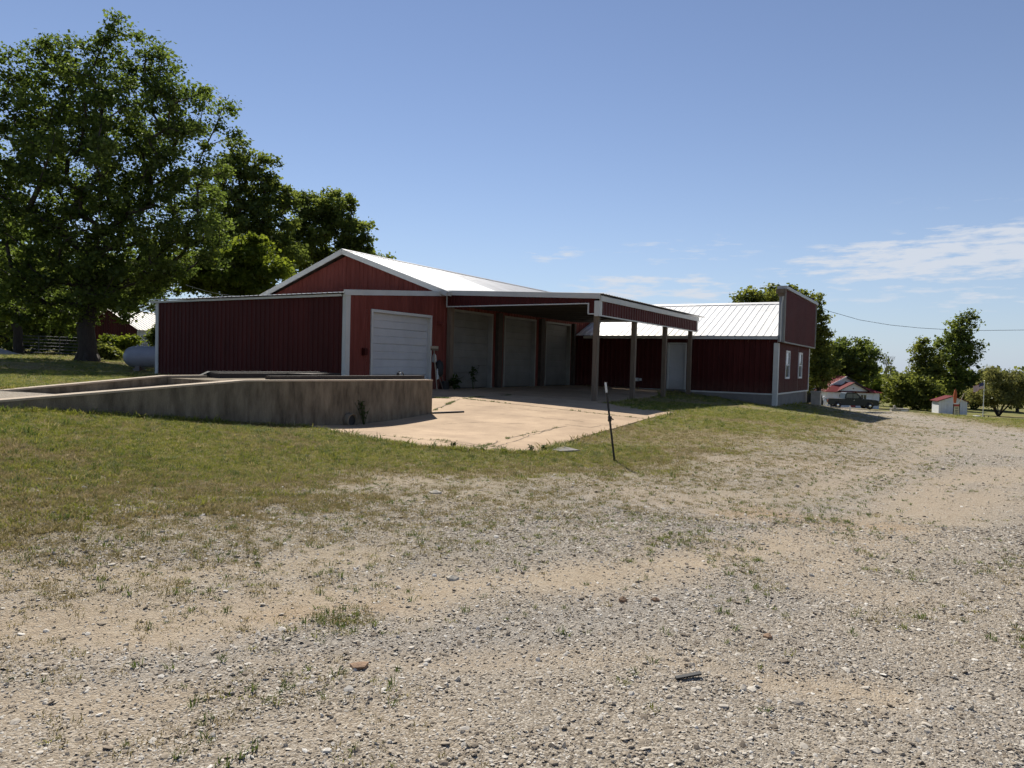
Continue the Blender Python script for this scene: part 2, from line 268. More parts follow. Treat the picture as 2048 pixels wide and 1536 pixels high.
MT = dict(
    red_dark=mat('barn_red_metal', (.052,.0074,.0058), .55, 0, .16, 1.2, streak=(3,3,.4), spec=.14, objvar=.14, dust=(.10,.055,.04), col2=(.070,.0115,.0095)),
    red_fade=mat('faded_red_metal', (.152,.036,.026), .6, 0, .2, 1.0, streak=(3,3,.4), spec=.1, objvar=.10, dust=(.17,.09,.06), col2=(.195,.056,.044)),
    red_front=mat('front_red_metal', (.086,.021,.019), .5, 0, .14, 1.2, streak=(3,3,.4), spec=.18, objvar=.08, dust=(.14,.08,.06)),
    white_metal=mat('white_metal_trim', (.50,.50,.47), .45, 0, .08, 2),
    white_roof=mat('white_metal_roof', (.80,.79,.75), .45, 0, .10, .8, streak=(1.5,1.5,1.5), objvar=.05),
    grey_roof=mat('galvanised_roof', (.36,.36,.36), .45, .3, .14, .8, objvar=.06),
    old_roof=mat('old_shed_roof', (.30,.29,.27), .6, .1, .25, 1.2, streak=(2,.5,.5)),
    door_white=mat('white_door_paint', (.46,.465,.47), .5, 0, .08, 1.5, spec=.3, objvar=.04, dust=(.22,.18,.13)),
    trim_darkened=mat('darkened_trim', (.24,.235,.21), .6, 0, .12, 2, spec=.2),  # white trim darkened for carport shade on the jambs; parapet trim reuses it
    door_shaded=mat('shaded_door_paint', (.165,.160,.148), .6, 0, .14, 1.5, spec=.2, objvar=.05, dust=(.10,.085,.06)),  # white door paint with the deep carport shade put into its colour
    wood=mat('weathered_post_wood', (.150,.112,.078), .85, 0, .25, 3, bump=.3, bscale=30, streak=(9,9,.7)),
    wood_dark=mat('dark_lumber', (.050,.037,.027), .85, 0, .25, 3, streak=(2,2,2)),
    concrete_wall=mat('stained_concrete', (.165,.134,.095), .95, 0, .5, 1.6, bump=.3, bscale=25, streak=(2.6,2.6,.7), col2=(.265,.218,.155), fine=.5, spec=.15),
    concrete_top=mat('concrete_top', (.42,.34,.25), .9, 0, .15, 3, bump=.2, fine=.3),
    pad=mat('tan_concrete', (.385,.260,.150), .88, 0, .24, .9, bump=.15, bscale=60, col2=(.46,.325,.200), fine=.35),
    foundation=mat('grey_block_foundation', (.185,.17,.15), .9, 0, .18, 2, bump=.2, fine=.3),
    black=mat('black_rubber', (.018,.018,.018), .7, 0, .2),
    steel_dark=mat('dark_steel', (.030,.028,.026), .55, .4, .25, 6),
    steel=mat('galvanised_steel', (.42,.43,.44), .45, .6, .12, 5),
    steel_shaded=mat('shaded_steel', (.12,.12,.12), .6, .3, .2, 5),  # gate steel, tree shade painted in as a darker base colour
    tank=mat('tank_paint', (.29,.30,.33), .42, 0, .10, 2, streak=(1,1,3)),
    glass=mat('window_glass', (.035,.045,.055), .04, 0, .1, 1, spec=1.0),
    white_paint=mat('white_paint', (.66,.66,.64), .6, 0, .06, 2),
    siding=mat('white_siding', (.66,.67,.68), .6, 0, .06, 3),
    red_roof=mat('red_metal_roof', (.120,.014,.016), .75, 0, .15, 2, spec=.12),
    grey_shingle=mat('grey_brown_shingle', (.12,.10,.085), .85, 0, .25, 6),
    bark=mat('bark', (.042,.034,.027), .95, 0, .4, 3, bump=.9, bscale=9, streak=(5,5,.9)),
    bark_grey=mat('grey_bark', (.13,.115,.095), .95, 0, .35, 3, bump=.6, bscale=12, streak=(5,5,.9)),
    truck=mat('dark_truck_paint', (.012,.019,.021), .35, .0, .1, 2, coat=.15, spec=.3),
    chrome=mat('chrome', (.6,.6,.6), .2, 1, .05),
    tan=mat('tan_stone', (.42,.38,.31), .9, 0, .15, 5, bump=.3),
    orange=mat('orange_fabric', (.42,.10,.03), .7, 0, .15, 6),
    sign=mat('sign_board', (.66,.60,.40), .6, 0, .12, 6),
    red_paint=mat('red_paint', (.35,.03,.025), .5, 0, .12, 4),
    blue=mat('navy_fabric', (.03,.04,.13), .8, 0, .1),
    grime=mat('dark_ink', (.14,.11,.06), .8, 0, .2),
    plastic_blue=mat('clear_blue_plastic', (.45,.52,.58), .25, 0, .2, 8),
    brown_rock=mat('brown_rock', (.26,.165,.10), .9, 0, .3, 14, bump=.5, bscale=60),
    pile=mat('grey_gravel_pile', (.30,.28,.25), .95, 0, .3, 20, bump=.8, bscale=40),
    broom=mat('broom_bristle', (.40,.33,.24), .9, 0, .2, 30),
    truck_glass=mat('tinted_glass', (.10,.125,.14), .08, 0, .1, 1, spec=.8),
    soil_crack=mat('crack_soil', (.085,.068,.045), .95, 0, .3, 8),
    soil=ground_mat(),
    leaf_oak=leaf_mat('oak_leaf', (.060,.094,.031), (.155,.245,.048), .45),
    leaf_dark=leaf_mat('dark_leaf', (.074,.112,.038), (.19,.27,.055), .45),
    leaf_maple=leaf_mat('maple_leaf', (.072,.112,.022), (.22,.31,.035), .46),
    leaf_far=leaf_mat('far_leaf', (.080,.110,.036), (.21,.27,.055), .44),
    leaf_willow=leaf_mat('willow_leaf', (.12,.145,.062), (.26,.30,.10), .44),
    weed=leaf_mat('weed_leaf', (.055,.095,.025), (.14,.22,.03), .35),
)
# ------------------------------------------------------------------ mesh helpers
class MB:
    def __init__(s): s.v = []; s.f = []
    def quad(s, *p): i = len(s.v); s.v += [tuple(q) for q in p]; s.f.append(tuple(range(i, i+len(p)))); return s
    def box(s, x0, x1, y0, y1, z0, z1):
        i = len(s.v); s.v += [(x0,y0,z0),(x1,y0,z0),(x1,y1,z0),(x0,y1,z0),(x0,y0,z1),(x1,y0,z1),(x1,y1,z1),(x0,y1,z1)]
        s.f += [tuple(i+k for k in q) for q in ((0,3,2,1),(4,5,6,7),(0,1,5,4),(1,2,6,5),(2,3,7,6),(3,0,4,7))]; return s
    def beam(s, p0, p1, w, h, up=(0,0,1)):
        p0, p1 = Vector(p0), Vector(p1); d = (p1-p0).normalized(); x = d.cross(Vector(up))
        if x.length < 1e-4: x = d.cross(Vector((1,0,0)))
        x.normalize(); y = x.cross(d); i = len(s.v)
        for p in (p0, p1):
            for sx, sy in ((-1,-1),(1,-1),(1,1),(-1,1)): s.v.append(tuple(p+x*(sx*w/2)+y*(sy*h/2)))
        s.f += [tuple(i+k for k in q) for q in ((0,3,2,1),(4,5,6,7),(0,1,5,4),(1,2,6,5),(2,3,7,6),(3,0,4,7))]; return s
    def tube(s, pts, rad, n=8, cap=True):
        pts = [Vector(p) for p in pts]; rad = rad if hasattr(rad, '__len__') else [rad]*len(pts); i0 = len(s.v)
        for k, p in enumerate(pts):
            d = (pts[min(k+1, len(pts)-1)]-pts[max(k-1, 0)]).normalized(); a = Vector((0,0,1)) if abs(d.z) < .9 else Vector((1,0,0))
            x = d.cross(a).normalized(); y = x.cross(d)
            for j in range(n): t = 2*math.pi*j/n; s.v.append(tuple(p+(x*math.cos(t)+y*math.sin(t))*rad[k]))
        for k in range(len(pts)-1):
            for j in range(n): a_, b_ = i0+k*n+j, i0+k*n+(j+1) % n; s.f.append((a_, b_, b_+n, a_+n))
        if cap: s.f.append(tuple(i0+j for j in reversed(range(n)))); s.f.append(tuple(i0+(len(pts)-1)*n+j for j in range(n)))
        return s
    def lathe(s, prof, c, n=16, axis='z'):
        i0 = len(s.v)
        for r, h in prof:
            for j in range(n):
                t = 2*math.pi*j/n; u, v = r*math.cos(t), r*math.sin(t)
                s.v.append({'z': (c[0]+u, c[1]+v, c[2]+h), 'x': (c[0]+h, c[1]+u, c[2]+v), 'y': (c[0]+u, c[1]+h, c[2]+v)}[axis])
        for k in range(len(prof)-1):
            for j in range(n): a_, b_ = i0+k*n+j, i0+k*n+(j+1) % n; s.f.append((a_, b_, b_+n, a_+n))
        s.f.append(tuple(i0+j for j in reversed(range(n)))); s.f.append(tuple(i0+(len(prof)-1)*n+j for j in range(n))); return s
    def prism(s, poly, d):                                    # poly: 3-D points, extruded by vector d
        i = len(s.v); n = len(poly); s.v += [tuple(p) for p in poly]+[tuple(Vector(p)+Vector(d)) for p in poly]
        s.f += [tuple(range(i, i+n)), tuple(reversed(range(i+n, i+2*n)))]+[(i+k, i+n+k, i+n+(k+1) % n, i+(k+1) % n) for k in range(n)]; return s
OFF = {}
def build(name, mb, m, parent=None, smooth=False, fix=True):
    off = OFF.get(parent.name, Vector((0,0,0))) if parent else Vector((0,0,0))
    me = bpy.data.meshes.new(name); me.from_pydata([tuple(Vector(v)-off) for v in mb.v] if off.length else mb.v, [], mb.f)
    if fix:
        bm = bmesh.new(); bm.from_mesh(me); bmesh.ops.recalc_face_normals(bm, faces=bm.faces); bm.to_mesh(me); bm.free()
    if smooth: me.shade_smooth()
    me.materials.append(MT[m] if isinstance(m, str) else m)
    o = bpy.data.objects.new(name, me); COL.objects.link(o)
    if parent: o.parent = parent; OFF[o.name] = off
    return o
def thing(name, label, cat, off, loc=None, rotz=0., group=None):
    """Empty at the base of a thing; part coordinates are given in the frame whose point `off` lies at the Empty."""
    o = bpy.data.objects.new(name, None); COL.objects.link(o); o.empty_display_size = .3
    o.location = loc if loc is not None else off; o.rotation_euler = (0, 0, rotz); OFF[o.name] = Vector(off)
    o['label'] = label; o['category'] = cat
    if group: o['group'] = group
    return o
def site(name, label, cat, b, a, z, group=None): x, y = W(b, a); return thing(name, label, cat, (b, a, z), (x, y, z), -PHI, group)
def tag(o, label, cat, group=None, kind=None):
    o['label'] = label; o['category'] = cat
    if group: o['group'] = group
    if kind: o['kind'] = kind
    return o
def place(o, loc, rotz=0.): o.location = loc; o.rotation_euler = (0, 0, rotz); return o
def sheet(parent, name, m, P0, U, V, N, width, v1, v0=0., pitch=.2286, h=.022, panel=.9144, wob=.0):
    """ribbed metal sheets laid side by side along U; V runs along the ribs; v0/v1 numbers or functions of u"""
    P0, U, V, N = map(Vector, (P0, U, V, N)); f0 = v0 if callable(v0) else (lambda u: v0); f1 = v1 if callable(v1) else (lambda u: v1)
    k = 0; u = 0.
    while u < width-.02:
        w = min(panel, width-u); prof = [(0, 0)]; q = pitch/2
        while q < w-.02:
            prof += [(q-.034, 0), (q-.014, h), (q+.014, h), (q+.034, 0)]; q += pitch
        prof = [p for p in prof if p[0] < w-.003]+[(w-.003, 0)]
        mb = MB(); dz = random.uniform(-wob, wob)
        for (a_, da), (b_, db) in zip(prof, prof[1:]):
            ua, ub = u+a_, u+b_
            if f1(ua)-f0(ua) < .01 and f1(ub)-f0(ub) < .01: continue
            mb.quad(P0+U*ua+V*f0(ua)+N*(da+dz), P0+U*ub+V*f0(ub)+N*(db+dz), P0+U*ub+V*f1(ub)+N*(db+dz), P0+U*ua+V*f1(ua)+N*(da+dz))
        if mb.f: build(name, mb, m, parent, fix=False)
        u += w; k += 1
X, Yv, Z = Vector((1,0,0)), Vector((0,1,0)), Vector((0,0,1))

# ------------------------------------------------------------------ ground sheet
def graded(parts):
    out = [parts[0][0]]
    for a, b, s in parts:
        n = max(1, int(round((b-a)/s))); out += list(a+(b-a)*(np.arange(n)+1)/n)
    return np.array(out)
gx = graded([(-1500,-200,130),(-200,-60,8),(-60,-18,1),(-18,18,.14),(18,60,.8),(60,200,8),(200,1500,130)])
gy = graded([(-300,-20,28),(-20,2,1),(2,22,.13),(22,60,.5),(60,150,2.5),(150,300,15),(300,2500,200)])
GX, GY = np.meshgrid(gx, gy); GXf, GYf = GX.ravel(), GY.ravel()
mk = masks(GXf, GYf)
near = np.clip(1-(np.hypot(GXf, GYf)-14)/12, 0, 1)
micro = ((fbm(GXf*1.6, GYf*1.6)-.5)*.06+(fbm(GXf*5, GYf*5, 3)-.5)*.025)*near*(1-.5*mk['grass'])-mk['sand']*.02*near
GZ = tz_arr(GXf, GYf)+np.where(mk['hard'], -.035, micro)
def ground_z(x, y):                                       # bilinear height of the finished ground sheet
    x = np.asarray(x, float); y = np.asarray(y, float); Zg = GZ.reshape(len(gy), len(gx))
    i = np.clip(np.searchsorted(gx, x)-1, 0, len(gx)-2); j = np.clip(np.searchsorted(gy, y)-1, 0, len(gy)-2)
    u = (x-gx[i])/(gx[i+1]-gx[i]); v = (y-gy[j])/(gy[j+1]-gy[j])
    return (Zg[j,i]*(1-u)+Zg[j,i+1]*u)*(1-v)+(Zg[j+1,i]*(1-u)+Zg[j+1,i+1]*u)*v
nx, ny = len(gx), len(gy)
me = bpy.data.meshes.new('ground'); ii = np.arange(nx*ny).reshape(ny, nx)
quads = np.stack([ii[:-1,:-1], ii[:-1,1:], ii[1:,1:], ii[1:,:-1]], -1).reshape(-1, 4)
me.vertices.add(nx*ny); me.vertices.foreach_set('co', np.stack([GXf, GYf, GZ], 1).ravel().astype(np.float32))
me.loops.add(quads.size); me.loops.foreach_set('vertex_index', quads.ravel().astype(np.int32))
me.polygons.add(len(quads)); me.polygons.foreach_set('loop_start', (np.arange(len(quads))*4).astype(np.int32)); me.update(); me.validate()
for k in ('grass', 'sand', 'org', 'grey', 'dry'):
    a_ = me.attributes.new(k, 'FLOAT', 'POINT'); a_.data.foreach_set('value', mk[k].astype(np.float32))
me.shade_smooth(); me.materials.append(MT['soil'])
ground = bpy.data.objects.new('ground', me); COL.objects.link(ground)
ground['kind'] = 'structure'; ground['label'] = 'gravel lot and mown lawn around the red barn'; ground['category'] = 'ground'
def gz(x, y): return float(ground_z(x, y))

# ------------------------------------------------------------------ concrete apron: slabs with weedy joints
apron = bpy.data.objects.new('concrete_apron', None); COL.objects.link(apron); apron['kind'] = 'structure'
apron['label'] = 'tan concrete apron of several slabs in front of the barn doors'; apron['category'] = 'pavement'
def slab(poly, inset=.012):
    c = np.mean(np.array(poly), 0); bm = bmesh.new(); pts = []
    n = len(poly)
    for i in range(n):
        p, q = np.array(poly[i]), np.array(poly[(i+1) % n]); L = np.hypot(*(q-p)); m_ = max(1, int(L/.5))
        for k in range(m_): pts.append(p+(q-p)*k/m_)
    vs = []
    for p in pts: d = c-p; p2 = p+d/np.hypot(*d)*inset; vs.append(bm.verts.new((p2[0], p2[1], 0)))
    f = bm.faces.new(vs); bmesh.ops.triangulate(bm, faces=[f]); bmesh.ops.subdivide_edges(bm, edges=[e for e in bm.edges if e.calc_length() > .9], cuts=2)
    for _ in range(3):
        lg = [e for e in bm.edges if e.calc_length() > .8]
        if not lg: break
        bmesh.ops.subdivide_edges(bm, edges=lg, cuts=1)
    bmesh.ops.triangulate(bm, faces=bm.faces)
    co = np.array([v.co[:2] for v in bm.verts]); zz = tz_arr(co[:, 0], co[:, 1])+.012
    for v, z in zip(bm.verts, zz): v.co.z = z
    bmesh.ops.recalc_face_normals(bm, faces=bm.faces)
    if sum(f_.normal.z for f_ in bm.faces) < 0: bmesh.ops.reverse_faces(bm, faces=bm.faces)
    ex = bmesh.ops.extrude_edge_only(bm, edges=[e for e in bm.edges if e.is_boundary])
    for g in ex['geom']:
        if isinstance(g, bmesh.types.BMVert): g.co.z -= .16
    me = bpy.data.meshes.new('slab'); bm.to_mesh(me); bm.free(); me.materials.append(MT['pad'])
    o = bpy.data.objects.new('slab', me); COL.objects.link(o); o.parent = apron; return o
J = lambda *p: [on_ground(*q) for q in p]
j_left = J((868,822))[0]; j_mid = J((925,798))[0]; j_right = J((1292,839))[0]; j_w = J((866,797))[0]
front = J((612,853),(655,862),(700,872),(780,884),(850,893),(920,899),(1000,904),(1075,906),(1120,889),(1180,871))
slab(front+[j_right, j_mid, j_left, W(bC, 14.4), W(bC, 12.2), W(bC, 9.8)])
slab([j_right]+J((1352,826),(1262,818))+[W(-9.3, 20.8), W(-12.6, 20.9), j_mid])
slab([j_left, j_mid, W(-12.6, 20.9), W(bA, 20.9), W(bA, 15.6), W(-13.5, 14.9), W(bC, 14.6)])
slab([W(bA, 20.95), W(-12.6, 20.95), W(-9.3, 20.85), W(-10.0, 27), W(-12, 27), W(bA, 27)])
slab([W(bA, 27.05), W(-10.0, 27.05), W(-11, 31.4), W(bA, 31.75)])
CRACKS = [J((1010,880),(1060,868),(1110,858),(1140,852)), J((1000,885),(960,895)), J((760,872),(850,881),(940,893),(1010,902)), J((862,880),(1000,896))]
JOINTS = [[j_left, j_mid], [j_mid, j_right], [j_w, j_mid], [W(-12.6, 20.9), j_mid]]
def crack(pts, w=.012):
    r = random.Random(len(pts)*7+int(pts[0][0]*50)); fine_ = []
    for (x0, y0), (x1, y1) in zip(pts, pts[1:]):
        n = max(2, int(math.hypot(x1-x0, y1-y0)/.14))
        for k in range(n): t_ = k/n; fine_.append((x0+(x1-x0)*t_+r.gauss(0,.022), y0+(y1-y0)*t_+r.gauss(0,.022)))
    mb = MB()
    for (x0, y0), (x1, y1) in zip(fine_, fine_[1:]):
        d_ = Vector((y0-y1, x1-x0)).normalized()*w*r.uniform(.5, 1.3); z0, z1 = tz(x0, y0)+.016, tz(x1, y1)+.016
        mb.quad((x0-d_.x, y0-d_.y, z0), (x0+d_.x, y0+d_.y, z0), (x1+d_.x, y1+d_.y, z1), (x1-d_.x, y1-d_.y, z1))
    build('crack', mb, 'soil_crack', apron, fix=False)
for c_ in CRACKS+[J((985,899),(1060,872),(1110,858)), J((880,850),(960,846),(1060,850)), J((1130,850),(1180,856),(1240,848)), J((1000,830),(1080,836),(1180,846)), J((930,812),(1010,815),(1100,826)), J((700,864),(790,866),(900,873))]: crack(c_, .010)
for c_ in JOINTS: crack(c_, .018)
# chipped slab end beside the lawn
o = build('broken_slab', MB().prism([(*p, gz(*p)-.02) for p in J((1100,903),(1128,898),(1160,905),(1120,907))], (0,0,.06)), 'foundation'); tag(o, 'broken flat piece of concrete at the apron corner by the steel post', 'concrete')

# ------------------------------------------------------------------ barn
ZE = EYE+2.55; ZR = EYE+4.2                               # barn eave and ridge heights
barn = site('pole_barn', 'large red metal barn with white gable trim, low front shed and overhead doors', 'barn', -20.7, 28, FLOOR)
def garage_door(parent, u0, u1, z0, z1, n, recess=.10, m='door_white'):
    """overhead door in the side wall plane (b = bA), sections are the door panels"""
    d = build('garage_door', MB().box(bA-recess-.09, bA-recess-.055, u0, u1, z0, z1), m, parent)
    hh = (z1-z0)/n
    for k in range(n):
        mb = MB(); za, zb = z0+k*hh+.006, z0+(k+1)*hh-.006; xm = bA-recess; zm = (za+zb)/2
        pr = [(xm-.05, za), (xm-.008, za), (xm, za+.02), (xm, zm-.018), (xm-.012, zm), (xm, zm+.018), (xm, zb-.02), (xm-.008, zb), (xm-.05, zb)]
        mb.prism([(x, u0+.005, z) for x, z in pr], (0, u1-u0-.01, 0)); build('door_panel', mb, m, d)
    return d
# shed at the front (lean-to): dark front wall, faded side wall
zS = EYE+1.95
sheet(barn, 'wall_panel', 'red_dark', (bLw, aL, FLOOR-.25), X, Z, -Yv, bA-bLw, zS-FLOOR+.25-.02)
def side(u0, u1, z0, z1, m='red_fade'): sheet(barn, 'wall_panel', m, (bA, u0, z0), Yv, Z, X, u1-u0, (lambda u: z1(u0+u)-z0) if callable(z1) else z1-z0, wob=.0)
shed_top = lambda a: zS+(a-aL)/(aG-aL)*(ZE-.08-zS)
D0 = (17.13, 20.18, FLOOR, EYE+1.56)
side(aL, D0[0], FLOOR-.1, shed_top); side(D0[0], D0[1], D0[3], shed_top); side(D0[1], aG, FLOOR-.1, shed_top)
DOORS = [(21.50, 24.20), (25.15, 27.75), (28.75, 31.2)]; zD = EYE+1.90
u = aG
for d0, d1 in DOORS: side(u, d0, FLOOR-.1, ZE); side(d0, d1, zD, ZE); u = d1
side(u, 42, FLOOR-.1, ZE)
garage_door(barn, D0[0]+.02, D0[1]-.02, FLOOR+.02, D0[3]-.04, 5)
for d0, d1 in DOORS: garage_door(barn, d0+.02, d1-.02, FLOOR+.02, zD-.04, 5, .14, 'door_shaded')
for d0, d1, zt, tm_ in [(D0[0], D0[1], D0[3], 'white_metal')]+[(d0, d1, zD, 'trim_darkened') for d0, d1 in DOORS]:   # jambs and heads
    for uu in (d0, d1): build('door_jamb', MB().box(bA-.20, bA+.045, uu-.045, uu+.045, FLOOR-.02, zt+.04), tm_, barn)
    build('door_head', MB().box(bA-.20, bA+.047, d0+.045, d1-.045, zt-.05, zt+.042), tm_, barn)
    build('door_backing', MB().box(bA-.6, bA-.25, d0-.05, d1+.05, FLOOR-.1, zt+.05), 'black', barn)
for uu in (24.62, 28.22):
    build('wood_post', MB().box(bA+.02, bA+.17, uu-.16, uu+.16, FLOOR-.05, EYE+2.0), 'wood_dark', barn)
build('wood_post', MB().box(bA+.02, bA+.20, 21.14, 21.34, FLOOR-.05, EYE+1.98), 'wood', barn)
build('wood_post', MB().box(bA+.02, bA+.18, 31.35, 31.55, FLOOR-.05, EYE+1.98), 'wood_dark', barn)
# gable
gt = lambda u: min((ZE-.1)+(u/(bR-bLw))*(ZR-ZE), (ZE-.1)+((bA-bLw-u)/(bA-bR))*(ZR-ZE))-(FLOOR)
sheet(barn, 'gable_panel', 'red_fade', (bLw, aG, FLOOR), X, Z, -Yv, bA-bLw, gt, v0=zS-FLOOR-.3)
sheet(barn, 'wall_panel', 'red_fade', (bLw, 42, FLOOR-.3), -Yv, Z, -X, 42-aL, lambda u: (ZE if u < 42-aG else shed_top(42-u))-FLOOR+.3)
sheet(barn, 'gable_panel', 'red_fade', (bLw, 42, FLOOR-.3), X, Z, Yv, bA-bLw, lambda u: gt(u)+.3)
build('corner_trim', MB().box(bA-.11, bA+.035, aL-.05, aL+.14, FLOOR-.2, zS+.02), 'white_metal', barn)
build('corner_trim', MB().box(bLw-.05, bLw+.13, aL-.05, aL+.1, FLOOR-.2, zS+.0), 'white_metal', barn)
build('shed_rake_trim', MB().beam((bA+.05, aL-.15, zS+.06), (bA+.05, aG+.05, ZE-.10), .05, .17), 'white_metal', barn)
build('shed_eave_trim', MB().box(bLw-.28, bA-.12, aL-.12, aL-.07, zS-.05, zS+.02), 'white_metal', barn)
sv = Vector((0, aG-aL+.22, ZE-.10-zS)); sl = sv.length; sv.normalize()
sheet(barn, 'roof_panel', 'white_roof', (bLw-.28, aL-.22, zS+.05), X, sv, Vector((0,-sv.z,sv.y)), bA-bLw+.33, sl)
# main roof
for sgn, be in ((1, bA+.35), (-1, bLw-.35)):
    sx = Vector((bR-be, 0, (ZR+.12)-(ZE-.05))); L = sx.length; sx.normalize(); nrm = sx.cross(Yv) if sgn < 0 else Yv.cross(sx)
    if nrm.z < 0: nrm = -nrm
    a0 = aG-.25
    sheet(barn, 'roof_panel', 'white_roof', (be, a0, ZE-.05), Yv, sx, nrm, .9144*7, L, pitch=.3048, h=.007)
    sheet(barn, 'roof_panel', 'grey_roof', (be, a0+.9144*7, ZE-.05), Yv, sx, nrm, 42.3-a0-.9144*7, L, pitch=.3048, h=.007)
    build('rake_trim', MB().beam((be, aG-.24, ZE-.13), (bR, aG-.24, ZR+.04), .05, .19), 'white_metal', barn)
    build('eave_trim', MB().box(be-.02, be+.02, aG-.2, 42.2, ZE-.20, ZE-.045), 'white_metal', barn)
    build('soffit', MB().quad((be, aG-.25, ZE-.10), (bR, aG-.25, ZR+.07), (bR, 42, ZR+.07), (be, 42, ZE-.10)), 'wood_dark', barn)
build('ridge_cap', MB().prism([(bR-.2, aG-.27, ZR+.075), (bR, aG-.27, ZR+.155), (bR+.2, aG-.27, ZR+.075), (bR, aG-.27, ZR+.13)], (0, 21.6, 0)), 'grey_roof', barn)
lx = build('outlet_box', MB().box(bA+.0, bA+.12, 16.72, 16.86, EYE+.12, EYE+.32).box(bA+.0, bA+.06, 16.70, 16.88, EYE+.10, EYE+.34), 'red_dark', barn)
lf = build('wall_light', MB().box(bA, bA+.08, 20.55, 20.65, EYE+1.3, EYE+1.42).tube([(bA+.06, 20.6, EYE+1.36), (bA+.2, 20.66, EYE+1.30)], [.04, .075], 10), 'red_fade', barn)
for uu in (25.05, 28.65): build('door_lock', MB().box(bA-.14, bA-.07, uu+.2, uu+.26, FLOOR+1.3, FLOOR+1.5), 'steel', barn)

# ------------------------------------------------------------------ carport
bO = -9.6; a0c, a1c = 20.95, 31.4; zi, zo = EYE+2.50, EYE+2.22
cp = site('carport', 'open carport with red ribbed fascia on square wooden posts beside the barn doors', 'carport', -12.5, 26, FLOOR)
for aa in (20.95, 24.2, 27.5, 30.8):
    x, y = W(bO-.12, aa+.12); zb = gz(x, y)-.1
    build('post', MB().box(bO-.19, bO-.03, aa+.04, aa+.20, zb, zo-.45), 'wood', cp)
rv = Vector((bO+.1-bA, 0, zo-zi)); rl = rv.length; rv.normalize()
sheet(cp, 'roof_panel', 'grey_roof', (bA+.02, a0c-.08, zi+.06), Yv, rv, Vector((-rv.z, 0, rv.x)), a1c-a0c+1.0, rl+.02)  # roof lengthened past the far fascia to block a strip of sun
sheet(cp, 'fascia_panel', 'red_dark', (bA+.18, a0c-.03, zi-.46), X, Vector((0,0,1)), -Yv, bO-.12-bA-.18, lambda u: .46-.08-(u+.18)*(zi-zo)/(bO-bA), v0=lambda u: -.06 if u < 5.66 else -.40, pitch=.1143, h=.014)
sheet(cp, 'fascia_panel', 'red_front', (bO+.02, a0c+.13, zo-.62), Yv, Z, X, a1c-a0c-.2, .50, pitch=.2286, h=.03)
build('top_trim', MB().beam((bA+.1, a0c-.06, zi-.02), (bO+.06, a0c-.06, zo-.02), .06, .17), 'white_metal', cp)
build('top_trim', MB().box(bO+.03, bO+.085, a0c-.02, a1c+.12, zo-.17, zo+.0), 'white_metal', cp)
build('bottom_trim', MB().beam((bA+.18, a0c-.05, zi-.53), (bO-.34, a0c-.05, zi-.53), .04, .035).box(bO-.36, bO-.32, a0c-.07, a0c-.03, zi-.87, zi-.51).box(bO-.34, bO-.1, a0c-.07, a0c-.03, zi-.885, zi-.85), 'white_metal', cp)
build('bottom_trim', MB().box(bO+.01, bO+.06, a0c+.1, a1c, zo-.655, zo-.615), 'white_metal', cp)
build('corner_trim', MB().box(bO-.12, bO+.065, a0c-.075, a0c+.13, zo-.66, zo-.17), 'white_metal', cp)
build('corner_trim', MB().box(bO-.05, bO+.065, a1c-.09, a1c+.02, zo-.65, zo-.17), 'white_metal', cp)
build('end_trim', MB().box(bA+.15, bA+.18, a0c-.06, a0c-.02, zi-.55, zi-.1), 'white_metal', cp)
for aa in np.arange(a0c+.15, a1c, 1.2):
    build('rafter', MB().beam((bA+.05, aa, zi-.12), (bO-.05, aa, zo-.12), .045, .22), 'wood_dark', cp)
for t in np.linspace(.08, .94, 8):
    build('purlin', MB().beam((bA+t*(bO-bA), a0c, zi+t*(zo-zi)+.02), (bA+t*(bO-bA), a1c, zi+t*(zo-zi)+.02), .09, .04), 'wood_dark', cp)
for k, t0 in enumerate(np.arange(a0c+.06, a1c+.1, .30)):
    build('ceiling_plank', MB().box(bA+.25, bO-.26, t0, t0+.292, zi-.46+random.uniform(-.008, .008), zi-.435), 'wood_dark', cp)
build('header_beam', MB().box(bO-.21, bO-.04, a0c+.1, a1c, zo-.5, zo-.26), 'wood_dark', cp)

# ------------------------------------------------------------------ back building with the false front
zE2, zR2 = EYE+1.34, EYE+3.19; aR2 = 35.95; zW0 = FLOOR-.03
shop = site('metal_building', 'long red metal building with bright white ribbed roof and tall false front', 'building', -11, 36, FLOOR)
PD = (-11.02, -10.18)                                     # walk door
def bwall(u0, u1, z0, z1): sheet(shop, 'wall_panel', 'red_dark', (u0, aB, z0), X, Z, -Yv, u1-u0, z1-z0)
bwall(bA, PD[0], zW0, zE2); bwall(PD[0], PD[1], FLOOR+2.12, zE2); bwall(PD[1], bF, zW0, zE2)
dr = build('walk_door', MB().box(PD[0]+.04, PD[1]-.04, aB+.04, aB+.09, FLOOR+.03, FLOOR+2.08), 'door_white', shop)
build('door_frame', MB().box(PD[0]-.03, PD[0]+.04, aB-.05, aB+.06, FLOOR, FLOOR+2.09).box(PD[1]-.04, PD[1]+.03, aB-.05, aB+.06, FLOOR, FLOOR+2.09).box(PD[0]-.03, PD[1]+.03, aB-.052, aB+.06, FLOOR+2.09, FLOOR+2.16), 'white_metal', dr)
build('door_knob', MB().lathe([(.012, .0), (.012, -.03), (.03, -.04), (.03, -.07), (.012, -.08)], (PD[0]+.11, aB+.04, FLOOR+1.0), 10, 'y'), 'steel', dr)
build('threshold', MB().box(PD[0]-.05, PD[1]+.05, aB-.12, aB+.2, FLOOR-.4, FLOOR+.025), 'foundation', shop)
build('foundation', MB().box(bA+.02, bF-.05, aB-.03, aB+.3, EYE-2.4, zW0+.0).box(bF-.3, bF+.0, aB+.0, 40.0, EYE-2.6, zW0+.02), 'foundation', shop)
